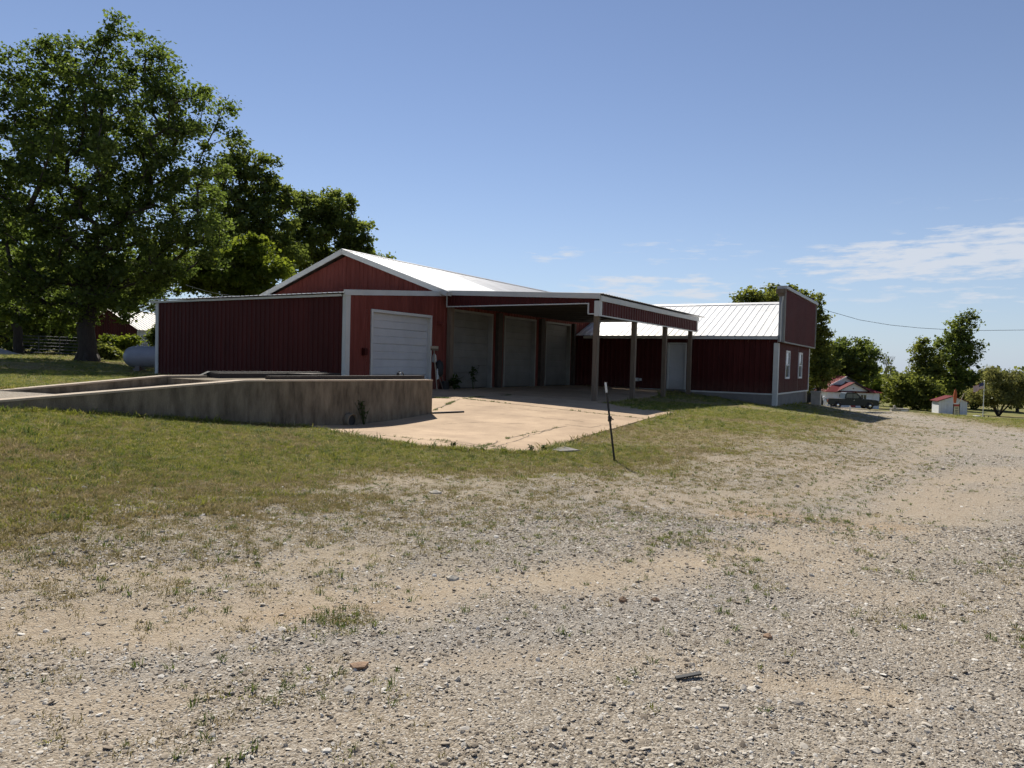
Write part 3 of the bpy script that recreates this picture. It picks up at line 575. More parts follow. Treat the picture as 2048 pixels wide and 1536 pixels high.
build('base_trim', MB().box(bA+.05, bF-.1, aB-.045, aB-.03, zW0-.03, zW0+.03).box(bF+.02, bF+.035, aB+.15, 40.0, zW0-.02, zW0+.05), 'white_metal', shop)
build('eave_gutter', MB().box(bA+.5, bF+.02, aB-.22, aB-.10, zE2-.06, zE2+.06), 'white_metal', shop)
rv = Vector((0, aR2-(aB-.16), zR2-(zE2+.08))); rl = rv.length; rv.normalize()
sheet(shop, 'roof_panel', 'white_roof', (bA+.03, aB-.16, zE2+.08), X, rv, Vector((0,-rv.z,rv.y)), bF-.02-bA, rl, pitch=.3048, h=.02)
rv2 = Vector((0, 40.1-aR2, -(zR2-(zE2+.08)))); l2 = rv2.length; rv2.normalize()
sheet(shop, 'roof_panel', 'white_roof', (bA+.03, aR2, zR2), X, rv2, Vector((0,-rv2.z,rv2.y)), bF-.02-bA, l2, pitch=.3048, h=.03)
build('ridge_cap', MB().prism([(bA, aR2-.2, zR2-.05), (bA, aR2, zR2+.06), (bA, aR2+.2, zR2-.05), (bA, aR2, zR2+.03)], (bF-bA, 0, 0)), 'white_roof', shop)
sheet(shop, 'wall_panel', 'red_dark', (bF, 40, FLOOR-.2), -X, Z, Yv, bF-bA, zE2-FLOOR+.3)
# front wall (faces right) with two windows
WIN = [(33.75, 34.65), (37.05, 37.95)]; wz0, wz1 = EYE-.38, EYE+.82
u = aB+.05
def fwall(u0, u1, z0, z1): sheet(shop, 'wall_panel', 'red_front', (bF, u0, z0), Yv, Z, X, u1-u0, z1-z0)
for w0, w1 in WIN: fwall(u, w0, zW0, zE2); fwall(w0, w1, zW0, wz0); fwall(w0, w1, wz1, zE2); u = w1
fwall(u, 40, zW0, zE2)
for w0, w1 in WIN:
    wn = build('window', MB().box(bF-.06, bF-.04, w0, w1, wz0, wz1), 'black', shop)
    build('frame', MB().box(bF-.05, bF+.045, w0-.04, w0+.05, wz0-.04, wz1+.04).box(bF-.05, bF+.045, w1-.05, w1+.04, wz0-.04, wz1+.04)
          .box(bF-.05, bF+.043, w0+.05, w1-.05, wz0-.04, wz0+.05).box(bF-.05, bF+.043, w0+.05, w1-.05, wz1-.05, wz1+.04).box(bF-.05, bF+.03, w0+.05, w1-.05, (wz0+wz1)/2-.03, (wz0+wz1)/2+.03), 'white_paint', wn)
    build('pane', MB().box(bF-.015, bF-.005, w0+.05, w1-.05, wz0+.05, (wz0+wz1)/2-.03), 'glass', wn)
    build('pane', MB().box(bF+.0, bF+.01, w0+.05, w1-.05, (wz0+wz1)/2+.03, wz1-.05), 'glass', wn)
    build('blind', MB().box(bF-.034, bF-.03, w0+.05, w1-.05, wz0+.5, wz1-.05), 'white_paint', wn)
# parapet box
pz0, pz1 = EYE+1.18, EYE+3.42; bP = bF+.24
sheet(shop, 'parapet_panel', 'red_front', (bP, aB-.05, pz0), Yv, Z, X, 8.35, pz1-pz0)
build('parapet_core', MB().box(bF+.01, bP-.02, aB-.04, 40.28, pz0+.01, pz1), 'tank', shop)
build('parapet_trim', MB().box(bP-.03, bP+.04, aB-.08, aB+.03, pz0-.03, pz1).box(bP-.03, bP+.04, 40.24, 40.32, pz0-.03, pz1).box(bP-.03, bP+.038, aB+.03, 40.24, pz0-.04, pz0+.02), 'trim_darkened', shop)
build('parapet_cap', MB().box(bF-.06, bP+.09, aB-.2, 40.4, pz1+.0, pz1+.13), 'grey_roof', shop)
build('cap_board', MB().box(bF-.10, bP+.05, aB-.26, aB-.06, pz1-.18, pz1-.003).box(bF-.02, bP+.0, aB-.18, aB-.06, pz1-.30, pz1-.18), 'wood', shop)
build('corner_trim', MB().box(bF-.14, bF+.06, aB-.06, aB+.16, EYE-1.75, pz0-.05), 'white_metal', shop)
build('corner_trim', MB().box(bF-.02, bF+.05, 39.94, 40.08, zW0, pz0-.05), 'white_metal', shop)
build('downspout', MB().tube([(bF+.18, aB-.09, pz1-.3), (bF+.15, aB-.09, pz1-.5), (bF+.12, aB-.09, pz1-.65), (bF+.12, aB-.09, pz0)], .035, 8), 'white_metal', shop)
build('floodlight', MB().lathe([(.05, 0), (.09, .05), (.11, .18), (.02, .2)], (bP-.1, 39.6, pz1+.14), 10), 'black', shop)
o = build('outlet_box', MB().box(-12.55, -12.42, aB-.10, aB-.02, FLOOR+.32, FLOOR+.48).box(-12.38, -12.28, aB-.09, aB-.02, FLOOR+.34, FLOOR+.46), 'white_paint', shop)

# ------------------------------------------------------------------ loading dock and ramp
dk = site('loading_dock', 'stained concrete loading dock with a ramp between two low walls', 'dock', (bC-15.2)/2, 10, EYE-1.4)
zt = EYE-.50
def wall_prof(pts, zb): return [(a_, z_) for a_, z_ in pts]+[(pts[-1][0], zb), (pts[0][0], zb)]
near_p = [(aC, zt), (8.9, zt+.03), (4.8, EYE-.72), (1.2, EYE-.98)]; far_p = [(10.6, EYE-.49), (9.6, EYE-.495), (6.4, EYE-.755), (1.5, EYE-1.02)]
build('wall', MB().prism([(bC-.24, a_, z_-.03) for a_, z_ in near_p]+[(bC-.24, 1.2, EYE-2.2), (bC-.24, aC, EYE-2.2)], (.24, 0, 0)), 'concrete_wall', dk)
build('wall', MB().prism([(-15.2, a_, z_-.03) for a_, z_ in far_p]+[(-15.2, 1.5, EYE-2.2), (-15.2, 10.6, EYE-2.2)], (.24, 0, 0)), 'concrete_wall', dk)
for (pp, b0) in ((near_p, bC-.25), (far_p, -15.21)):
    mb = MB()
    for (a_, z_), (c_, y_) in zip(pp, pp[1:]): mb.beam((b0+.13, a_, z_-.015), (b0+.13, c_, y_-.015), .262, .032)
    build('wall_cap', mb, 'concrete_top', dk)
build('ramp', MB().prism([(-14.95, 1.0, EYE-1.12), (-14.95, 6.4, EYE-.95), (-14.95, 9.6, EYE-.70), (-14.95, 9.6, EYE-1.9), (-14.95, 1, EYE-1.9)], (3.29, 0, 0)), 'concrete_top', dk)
build('deck', MB().box(-15.1, bC-.245, 9.6, aC, EYE-1.9, zt-.05), 'concrete_wall', dk)
build('deck_plank', MB().box(-15.0, -14.6, 10.7, aC-.1, zt-.05, zt+.07), 'wood_dark', dk)
build('deck_plate', MB().prism([(-15.15, 10.2, zt-.12), (-15.15, 10.75, zt+.10), (-15.15, 14.5, zt+.10), (-15.15, 14.5, zt-.12)], (.12, 0, 0)), 'steel_dark', dk)
build('edge_bumper', MB().box(bC-.40, bC-.25, 9.7, aC-.02, zt-.05, zt+.10), 'wood_dark', dk)
dp = build('drain_pipe', MB(), 'concrete_top', dk) if False else None
px_ = at_b(697, 839, bC)
th = thing('drain_pipe', 'short clay drain pipe end at the foot of the dock wall', 'pipe', (0,0,0), (px_[0], px_[1], px_[2]-.02), -PHI)
ring = MB(); nseg = 18
for r0, r1, h0, h1 in ((.16, .16, -.05, .16), (.135, .135, .16, -.05)): pass
ring.lathe([(.13, -.1), (.165, -.1), (.165, .14), (.135, .14), (.125, .0)], (0, 0, 0), 18, 'x')
build('pipe_ring', ring, 'concrete_wall', th, True)
build('pipe_bore', MB().lathe([(.12, .0), (.126, .06)], (.02, 0, 0), 18, 'x'), 'black', th)
# things lying on the dock
def dock_pt(px, b): p = at_b(px, 745, b); q = Vector((p[0]*cP-p[1]*sP, p[0]*sP+p[1]*cP)); return q.y
aa = dock_pt(843, bC-.9); x, y = W(bC-.9, min(aa, aC-.25))
rk = thing('tool_bundle', 'small bundle of silver and black hardware near the dock corner', 'hardware', (0,0,0), (x, y, zt-.02), -PHI)
for k in range(5): build('rod', MB().tube([(-.1+.05*k, .12*math.sin(k*2), .0), (-.12+.06*k, .05*math.cos(k), .17+.02*(k % 3))], .018, 6), 'steel' if k % 2 else 'black', rk)
build('tray', MB().box(-.2, .2, -.12, .12, 0, .06), 'black', rk)
x, y = W(-14.2, 13.0)
o = build('pallet_stack', MB().box(-.4,.4,-.3,.3,.0,.03).box(-.4,.4,-.28,-.2,.03,.1).box(-.4,.4,-.04,.04,.03,.1).box(-.4,.4,.2,.28,.03,.1).box(-.4,.4,-.3,.3,.1,.125), 'wood_dark'); place(o, (x, y, zt-.05), -PHI+.1); tag(o, 'low dark pallet lying on the dock before the white overhead door', 'pallet')
p0, p1 = J((872,829),(928,826)); zz = lambda p: tz(*p)+.035
o = build('steel_pipe', MB().tube([(p0[0]-.1, p0[1], zz(p0)), (p1[0], p1[1], zz(p1))], .022, 8), 'steel_dark'); tag(o, 'thin dark pipe lying on the concrete beside the dock corner', 'pipe')

# ------------------------------------------------------------------ tools against the wall
def wallpt(px, out=.0):
    r = ray(px, 778); k = (bA+out)/(r.x*cP-sP); xx, yy = r.x*k, k; return xx*sP+yy*cP
def floor_z(b, a): x, y = W(b, a); return tz(x, y)+.012
t = site('push_broom', 'upright push broom with pale head, leaning on red wall beside the white door', 'broom', bA+.25, wallpt(874, .25), floor_z(bA+.25, wallpt(874, .25)))
B0 = OFF[t.name]; f = Vector
build('handle', MB().tube([B0, B0+f((-.2, .03, 1.42))], .018, 8), 'broom', t)
build('head', MB().box(B0.x-.25, B0.x-.15, B0.y-.16, B0.y+.22, B0.z+1.40, B0.z+1.47), 'wood', t)
build('bristles', MB().box(B0.x-.245, B0.x-.155, B0.y-.17, B0.y+.23, B0.z+1.47, B0.z+1.56), 'broom', t)
for nm, lab, px, top, headw in (('shovel', 'dark bladed shovel leaning blade up against the red wall', 886, (-.22, -.28, 1.02), .2), ('scoop', 'wooden handled scoop leaning against the red wall by the timber post', 892, (-.2, -.22, .85), .0)):
    t = site(nm, lab, 'shovel', bA+.26, wallpt(px, .26), floor_z(bA+.26, wallpt(px, .26))); B0 = OFF[t.name]; tp = B0+f(top)
    build('handle', MB().tube([B0, tp], .017, 8), 'wood', t)
    if headw: build('blade', MB().prism([tp+f((0,-.13,-.02)), tp+f((0,-.1,.2)), tp+f((-.02,.0,.3)), tp+f((0,.1,.2)), tp+f((0,.13,-.02)), tp+f((.03,0,-.06))], (.02, 0, 0)), 'steel', t)
    else: build('blade', MB().box(B0.x-.1, B0.x+.02, B0.y-.15, B0.y+.15, B0.z, B0.z+.3), 'black', t)
t = site('hanging_tarp', 'black bag and pale rag hanging behind the broom on the red wall', 'bag', bA+.06, wallpt(873, .06), FLOOR+.7); B0 = OFF[t.name]
build('bag', MB().lathe([(.02, .32), (.12, .25), (.16, .05), (.14, -.2), (.05, -.3)], B0+f((.06, .06, .05)), 10), 'black', t, True)
build('rag', MB().prism([B0+f((.08,-.13,.0)), B0+f((.08,-.06,.1)), B0+f((.08,-.03,-.3)), B0+f((.08,-.11,-.34))], (.03, 0, 0)), 'white_paint', t)

# ------------------------------------------------------------------ steel T post
x, y = on_ground(1229, 923); zb = gz(x, y)
tp = thing('steel_fence_post', 'leaning dark steel fence post with white top beside the gravel', 'post', (0,0,0), (x, y, zb))
L = Vector((at(1211, 765, y-.02)-Vector((x, y, zb)))); d = L.normalized(); bs = -d*.15
def tsec(p0, p1, s=1.0): return MB().beam(p0, p1, .034*s, .007*s, (0,1,.05)).beam(p0+Vector((0,.016*s,0)), p1+Vector((0,.016*s,0)), .007*s, .032*s, (0,1,.05))
wt = d*(L.length-.17)
build('shaft', tsec(bs, wt), 'steel_dark', tp); build('painted_tip', tsec(wt, L, 1.04), 'white_paint', tp)
st = MB()
for k in range(1, 24):
    c = d*(.05*k+.1)
    if c.length < L.length-.2: st.box(c.x-.006, c.x+.006, c.y-.012, c.y-.002, c.z-.006, c.z+.006)
build('studs', st, 'steel_dark', tp)
c = d*(L.length*.53); build('clip', MB().lathe([(.03,-.03),(.034,-.01),(.028,.02),(.036,.04),(.03,.06)], c, 8).beam(c+Vector((-.02,-.02,.05)), c+Vector((.06,-.02,.0)), .02, .02), 'steel_dark', tp)
# ------------------------------------------------------------------ stray stones on the lot
def rock_mesh(name, seed, sub=1, flat=.65):
    r = np.random.default_rng(seed); bm = bmesh.new(); bmesh.ops.create_icosphere(bm, subdivisions=sub, radius=1)
    ax = np.array([1, r.uniform(.6, .95), r.uniform(flat-.2, flat+.1)])
    pl = [(Vector(r.normal(size=3)).normalized(), r.uniform(.55, .9)) for _ in range(5)]
    for v in bm.verts:
        c = v.co*(1+r.uniform(-.12, .12))
        for nn, dd in pl:
            e = c.dot(nn)-dd
            if e > 0: c -= nn*e
        v.co = (c.x*ax[0], c.y*ax[1], c.z*ax[2])
    me = bpy.data.meshes.new(name); bm.to_mesh(me); bm.free(); return me
for px, py, s, m, lab in [(718,1333,.062,'brown_rock','fist sized orange brown rock lying alone on the near gravel'),(905,1156,.06,'tan','flat grey stone half sunk beside the brown wheel track'),
        (1245,1204,.045,'brown_rock','brown stone on the bare track in the middle of the lot'),(1310,1207,.038,'brown_rock','flat brown stone just right of the middle track stone'),
        (1535,1283,.04,'brown_rock','dark brown stone in the right foreground gravel'),(870,987,.10,'tan','pale flat stone at the edge of the lawn'),(1885,940,.06,'grey_shingle','small dark stone on the far right gravel')]:
    x, y = on_ground(px, py); me = rock_mesh('stone', px); me.transform(Matrix.Scale(s, 4)); me.materials.append(MT[m]); o = bpy.data.objects.new('stone', me); COL.objects.link(o); o.location = (x, y, gz(x, y)+s*.02); o.rotation_euler.z = px; tag(o, lab, 'stone')
x, y = on_ground(1376, 1365); o = build('rubber_strip', MB().prism([(-.075,-.012,0),(.07,-.016,.0),(.078,.012,0),(-.07,.014,0)], (0,0,.009)), 'black'); place(o, (x, y, gz(x, y)+.012), .3); o.rotation_euler.y = -.08; tag(o, 'short black rubber strip lying on the near gravel', 'strip')

# ------------------------------------------------------------------ trees
def px_blob(cx, cy, rx, ry, Y, dy=0., rd=None):
    c = at(cx, cy, Y+dy); k = (Y+dy)/F_PX; return (c.x, c.y, c.z, rx*k, (rd if rd else rx)*k, ry*k)
def grow_tree(name, label, base, blobs, nc, leaves, lsize, cr, tr, leafm, barkm='bark', seed=1, trunk_h=None, group=None, cat='tree', stems=1, droop=0., flare=True, bare=.12):
    r = np.random.default_rng(seed); B = np.array(blobs); vol = (B[:, 3]*B[:, 4]*B[:, 5]); pb = vol**.8/np.sum(vol**.8)
    k = r.choice(len(B), nc*3, p=pb); dv = r.normal(size=(nc*3, 3)); dv /= np.linalg.norm(dv, axis=1)[:, None]
    rad = r.random(nc*3)**.42; C = B[k, :3]+dv*rad[:, None]*B[k, 3:]
    keep = []; mind = (vol.sum()*4/nc)**(1/3)*.50
    for c in C:
        if len(keep) >= nc: break
        if c[2] < base[2]+.3: continue
        if not keep or np.min(((np.array(keep)-c)**2).sum(1)) > mind*mind: keep.append(c)
    C = np.array(keep); top = C[:, 2].max(); ctr = np.average(B[:, :3], axis=0, weights=vol); H = top-base[2]
    th = trunk_h if trunk_h else max(.5, (ctr[2]-base[2])*.85)
    nodes = []; par = []
    for s in range(stems):
        ang = 6.28*s/stems+seed; lean = Vector((math.cos(ang), math.sin(ang), 0))*(th*.55 if stems > 1 else 0); n = max(4, int(th/.8)); prev = -1
        for i in range(n+1):
            t = i/n; w_ = .04*th if i else 0
            xy = (1-t**1.4)*np.array(base[:2])+t**1.4*(np.array(base[:2])*.55+ctr[:2]*.45)
            nodes.append((xy[0]+lean.x*t+r.uniform(-1,1)*w_*.5, xy[1]+lean.y*t+r.uniform(-1,1)*w_*.5, base[2]+th*t)); par.append(prev); prev = len(nodes)-1
        # leader
    stem_n = len(nodes)//stems
    order = np.argsort(((C-np.array(nodes[-1]))**2).sum(1))
    tips = []
    for ci in order:
        c = C[ci]; N = np.array(nodes); dd = np.linalg.norm(N-c, axis=1); up = N[:, 2]-c[2]; pen = dd+np.clip(up+.25*dd, 0, None)*1.6; pen[N[:, 2] < base[2]+th*.35] += 4
        j = int(np.argmin(pen)); p0 = N[j]; n = max(1, int(dd[j]/.9)); prev = j
        for i in range(1, n+1):
            t = i/n; q = p0+(c-p0)*t; q[2] += math.sin(t*math.pi)*.10*dd[j]-droop*t*t*dd[j]*.2; q = q+r.normal(size=3)*.05*dd[j]*(t < 1); nodes.append(tuple(q)); par.append(prev); prev = len(nodes)-1
        tips.append(prev)
    N = np.array(nodes); cnt = np.zeros(len(N)); cnt[tips] = 1
    for i in range(len(N)-1, -1, -1):
        if par[i] >= 0: cnt[par[i]] += cnt[i]
    R = np.maximum(.012, tr*(cnt/cnt.max())**.47)
    mb = MB(); trunk_ids = set(range(stem_n*stems))
    for s_ in range(stems):
        ids = list(range(s_*stem_n, (s_+1)*stem_n)); rr_ = [max(R[q], .012) for q in ids]
        if flare: rr_[0] = tr*1.32; rr_[1] = max(rr_[1], tr*1.02)
        mb.tube([N[q] for q in ids], rr_, 14 if tr > .3 else 8, cap=False)
    for i in range(len(N)):
        if par[i] < 0: continue
        if i in trunk_ids: continue
        p = par[i]; ra, rb = R[p] if par[p] < 0 or R[p] < R[i]*1.6 else R[i]*1.3, R[i]
        if ra < .022 and r.random() < .5: continue
        mb.tube([N[p], N[i]], [ra, rb], 10 if ra > .15 else (6 if ra > .06 else 4), cap=False)
    if flare and stems == 1:
        for s in range(6):
            an = s*1.05+seed; e = Vector(base)+Vector((math.cos(an)*tr*1.6, math.sin(an)*tr*1.6, -.25)); mb.tube([e, Vector(base)+Vector((math.cos(an)*tr*.9, math.sin(an)*tr*.9, tr*1.1))], [tr*.3, tr*.35], 6)
    t = thing(name, label, cat, base, None, 0, group)
    build('trunk', mb, barkm, t, smooth=True, fix=False)
    # leaves in clumps round the twig tips
    nl = int(leaves/len(C)); idx = np.repeat(np.arange(len(C)), nl); cs = cr*r.uniform(.55, 1.3, len(C))[idx]
    dv = r.normal(size=(len(idx), 3)); dv /= np.linalg.norm(dv, axis=1)[:, None]; P = C[idx]+dv*(r.random(len(idx))**.55*cs*np.where(r.random(len(idx)) < .28, 1.35, .95))[:, None]*np.array([1.15, 1.15, .8])
    P[:, 2] -= droop*np.abs(r.normal(size=len(idx)))*cs
    a = r.normal(size=(len(idx), 3)); a[:, 2] *= .6; a[:, 2] -= .25+droop*2; a /= np.linalg.norm(a, axis=1)[:, None]
    b = np.cross(a, r.normal(size=(len(idx), 3))*np.array([.6, .6, 1.])+np.array([0, 0, .6])); b /= np.linalg.norm(b, axis=1)[:, None]
    s = lsize*np.exp(r.normal(0, .32, len(idx)))[:, None]; wd = .42 if droop == 0 else .2
    nrm = np.cross(a, b)
    V = np.stack([P, P+a*s*.5+b*s*wd+nrm*s*.1, P+a*s, P+a*s*.5-b*s*wd+nrm*s*.1], 1).reshape(-1, 3)-np.array(base)
    me = bpy.data.meshes.new('crown'); nf = len(idx); me.vertices.add(nf*4); me.vertices.foreach_set('co', V.astype(np.float32).ravel())
    me.loops.add(nf*4); me.loops.foreach_set('vertex_index', np.arange(nf*4, dtype=np.int32)); me.polygons.add(nf); me.polygons.foreach_set('loop_start', np.arange(nf, dtype=np.int32)*4); me.update()
    ct = r.random(len(C)); tint = np.clip(.5*ct[idx]+.5*r.random(nf), 0, 1)
    at_ = me.attributes.new('tint', 'FLOAT', 'FACE'); at_.data.foreach_set('value', tint.astype(np.float32)); me.materials.append(MT[leafm])
    o = bpy.data.objects.new('crown', me); COL.objects.link(o); o.parent = t
    return t
def gb(px, py, Y):                                        # base of a tree: pixel column and distance, on the ground
    p = at(px, py, Y); return (p.x, p.y, tz(p.x, p.y)-.05)
Q = 1.0
oak_b = gb(175, 726, 36)
grow_tree('shade_tree', 'huge broad shade tree left of the barn with thick dark trunk', oak_b,
    [px_blob(*q, 36) for q in [(240,62,34,44),(215,130,75,60),(120,105,55,50),(85,95,40,45),(60,180,90,80),(230,230,160,90),(320,150,60,65),(372,135,26,30),(385,215,75,70),(455,250,26,30),(420,300,62,70),
     (20,300,110,110),(240,360,190,100),(380,390,90,90),(70,440,130,110),(250,490,170,80),(390,490,70,60),(110,560,120,60),(300,560,85,40),(0,560,80,80),(-60,350,80,150),(190,600,130,40),(60,620,110,55),(240,540,120,60),(350,545,60,45)]],
    640, 112000, .142, .60, .40, 'leaf_oak', seed=3, trunk_h=6.2)
trees = [
 ('tree', 'tall dark tree rising directly behind the large shade tree, left of the gable', (505,690), 58, [(490,320,38,42),(530,345,38,46),(470,390,60,60),(540,410,50,60),(500,470,80,70),(570,490,45,60),(440,480,50,70)], 130, 26000, .27, .85, .32, 'leaf_dark', 5),
 ('tree', 'rounded green tree just behind the barn ridge', (650,690), 66, [(600,430,40,50),(655,425,58,44),(690,455,48,42),(630,490,70,50),(700,500,45,40),(590,510,50,50)], 130, 26000, .28, .9, .3, 'leaf_dark', 6),
 ('tree', 'small dark treetop peeping over the barn roof near its ridge', (748,690), 70, [(745,516,34,14),(720,530,40,25)], 30, 5000, .28, .8, .2, 'leaf_dark', 7),
 ('maple_tree', 'bright yellow green maple behind the low front shed', (440,700), 44, [(500,510,46,38),(545,550,34,34),(450,545,62,48),(400,540,50,40),(480,575,70,24)], 110, 24000, .21, .7, .22, 'leaf_maple', 8),
 ('tree', 'leafy green tree at the far left edge behind the gate', (40,700), 52, [(30,470,70,80),(0,590,90,70),(70,580,60,50),(-50,480,80,130)], 110, 20000, .26, .9, .3, 'leaf_dark', 9),
 ('tree', 'dark tree standing behind the steel gate and big trunk', (130,700), 60, [(120,560,90,70),(90,630,90,45),(180,620,60,50),(230,580,50,50)], 110, 20000, .28, .95, .28, 'leaf_dark', 10),
 ('tree', 'dark tree over the small red shed at left', (255,690), 66, [(270,560,60,45),(330,540,60,50),(240,600,40,25)], 60, 11000, .28, .9, .25, 'leaf_dark', 12),
 ('tree', 'low dark understorey tree behind the left end of the gate', (20,704), 64, [(0,640,70,50),(60,660,60,40),(-60,630,70,60)], 70, 13000, .3, 1.0, .2, 'leaf_dark', 24),
 ('tree', 'low dark understorey tree filling the gap between gate and red shed', (170,704), 66, [(150,655,60,44),(205,650,40,40),(110,665,40,34)], 70, 12000, .3, 1.0, .2, 'leaf_dark', 25),
 ('tree', 'olive green treetop behind the white roof, left of the false front', (1540,760), 62, [(1495,598,34,20),(1540,594,40,24),(1585,600,36,26),(1520,630,60,25)], 90, 15000, .25, .8, .25, 'leaf_far', 13),
 ('tree', 'tall narrow tree rising just right of the false front', (1640,790), 68, [(1632,620,16,30),(1643,655,18,30),(1638,690,26,34),(1640,730,34,40),(1620,660,26,60),(1625,760,30,30)], 100, 15000, .26, .75, .25, 'leaf_far', 14),
 ('tree', 'spreading dark tree directly behind the white cottage', (1695,790), 100, [(1690,690,32,24),(1730,690,22,18),(1700,715,56,30),(1670,735,50,36),(1725,745,32,26),(1668,700,24,28),(1745,705,14,10)], 120, 19000, .36, 1.1, .32, 'leaf_dark', 15),
 ('tree', 'tall dark tree with pointed top above the storage shed', (1912,800), 118, [(1932,642,18,22),(1920,662,26,26),(1908,690,36,30),(1930,700,28,30),(1905,735,46,36),(1910,775,46,26)], 120, 20000, .38, 1.2, .32, 'leaf_dark', 16),
 ('tree', 'lighter loose tree left of the tall pointed tree', (1852,800), 112, [(1846,690,20,20),(1838,715,22,24),(1862,730,28,30),(1840,755,38,30)], 80, 11000, .36, 1.1, .25, 'leaf_far', 17),
 ('bushy_tree', 'low dark bushy tree right of the cottage', (1800,812), 102, [(1800,775,28,26),(1790,795,24,18),(1830,780,36,28),(1825,800,40,18),(1850,790,40,30)], 90, 14000, .34, 1.0, .2, 'leaf_far', 18),
 ('bushy_tree', 'small pale green bush beside the cottage roof', (1748,806), 112, [(1748,765,14,16),(1756,785,16,18)], 24, 4000, .34, .9, .12, 'leaf_maple', 19),
 ('bushy_tree', 'dense low tree between storage shed and flagpole', (1945,812), 118, [(1945,780,34,22),(1965,765,24,24),(1930,800,30,14),(1960,800,30,16)], 60, 9000, .36, 1.1, .2, 'leaf_far', 20),
 ('willow_shrub', 'multi stemmed feathery tree by the flagpole at right edge', (1997,834), 92, [(1985,748,24,16),(2010,765,42,24),(1990,785,50,22),(2040,775,34,26),(2030,752,26,12)], 120, 24000, .32, .95, .2, 'leaf_willow', 21),
 ('bushy_tree', 'dark mass of leaves behind the feathery tree at the right edge', (2035,815), 112, [(2035,770,44,28),(2060,790,40,28),(2000,795,40,18)], 70, 10000, .33, 1.0, .2, 'leaf_far', 22)]
for nm, lab, bp_, Yd, bl, nc, nl, ls, cr, tr, lm, sd in trees:
    kw = dict(stems=4, trunk_h=1.7, droop=.35, flare=False) if nm == 'willow_shrub' else {}
    grow_tree(nm, lab, gb(bp_[0], bp_[1], Yd), [px_blob(*q, Yd) for q in bl], int(nc*1.35), int(nl*(.70 if bp_[0] > 1000 else 1.0)), ls*.86, cr*(.72 if bp_[0] > 1000 else .78), tr, lm, 'bark', seed=sd, **kw)
# bare tree far off
bb = gb(1776, 790, 150); mb = MB(); rr = random.Random(3)
def limb(p, d, L, r, n):
    q = p+d*L; mb.tube([p, q], [r, r*.6], 5, cap=False)
    if n:
        for _ in range(3): limb(q, (d+Vector((rr.uniform(-.6,.6), rr.uniform(-.6,.6), rr.uniform(-.1,.4)))).normalized(), L*.72, r*.58, n-1)
limb(Vector(bb), Vector((.02,0,1)), 3.2, .16, 4)
t = thing('bare_tree', 'leafless grey tree far off between cottage and bushes', 'tree', bb); build('trunk', mb, 'bark_grey', t)
# far wood along the horizon: one mass
def far_wood():
    r = np.random.default_rng(77); P = []; T = []
    for k in range(520):
        ang = r.uniform(-.75, .95); d = r.uniform(190, 330); x, y = math.sin(ang)*d, math.cos(ang)*d; z = tz(x, y); h = r.uniform(4, 9)*(1.25 if ang < 0 else 1.); rad = r.uniform(2.5, 5)
        n = 130; dv = r.normal(size=(n, 3)); dv /= np.linalg.norm(dv, axis=1)[:, None]; c = np.array([x, y, z+h*.5]); P.append(c+dv*(r.random(n)**.3)[:, None]*np.array([rad, rad, h*.55])); T.append(np.full(n, r.random()))
    P = np.concatenate(P); T = np.concatenate(T); nf = len(P); a = r.normal(size=(nf, 3)); a /= np.linalg.norm(a, axis=1)[:, None]; b = np.cross(a, r.normal(size=(nf, 3))); b /= np.linalg.norm(b, axis=1)[:, None]; s = 1.0
    V = np.stack([P-a*s*.6, P+b*s*.45, P+a*s*.6, P-b*s*.45], 1).reshape(-1, 3)
    me = bpy.data.meshes.new('far_wood'); me.vertices.add(nf*4); me.vertices.foreach_set('co', V.astype(np.float32).ravel()); me.loops.add(nf*4); me.loops.foreach_set('vertex_index', np.arange(nf*4, dtype=np.int32)); me.polygons.add(nf); me.polygons.foreach_set('loop_start', np.arange(nf, dtype=np.int32)*4); me.update()
    q = me.attributes.new('tint', 'FLOAT', 'FACE'); q.data.foreach_set('value', (.6*T+.4*r.random(nf)).astype(np.float32)); me.materials.append(MT['leaf_far'])
    o = bpy.data.objects.new('far_wood', me); COL.objects.link(o); tag(o, 'distant line of green woodland along the horizon', 'woodland', kind='stuff')
far_wood()
# shrubs near the tank
for lab, bp_, Yd, bl, nl, lm, sd in [('sunlit yellow green shrub behind the grey tank', (238,690), 44, [(225,684,22,10),(262,682,20,12),(255,668,8,10),(240,690,30,10)], 5200, 'leaf_maple', 31),
        ('dark shrub in front of the small red shed window', (315,690), 42, [(315,676,16,24),(325,660,12,16)], 3200, 'leaf_dark', 32),
        ('low grassy shrub between the big trunk and the tank', (222,712), 40, [(222,708,16,8),(205,702,14,12)], 2200, 'leaf_far', 33),
        ('dim shrub row along the steel gate', (60,706), 56, [(50,690,40,18),(120,690,50,18)], 5000, 'leaf_dark', 34)]:
    grow_tree('shrub', lab, gb(bp_[0], bp_[1], Yd), [px_blob(*q, Yd) for q in bl], 30, nl, .15, .35, .03, lm, seed=sd, trunk_h=.4, cat='shrub', flare=False)

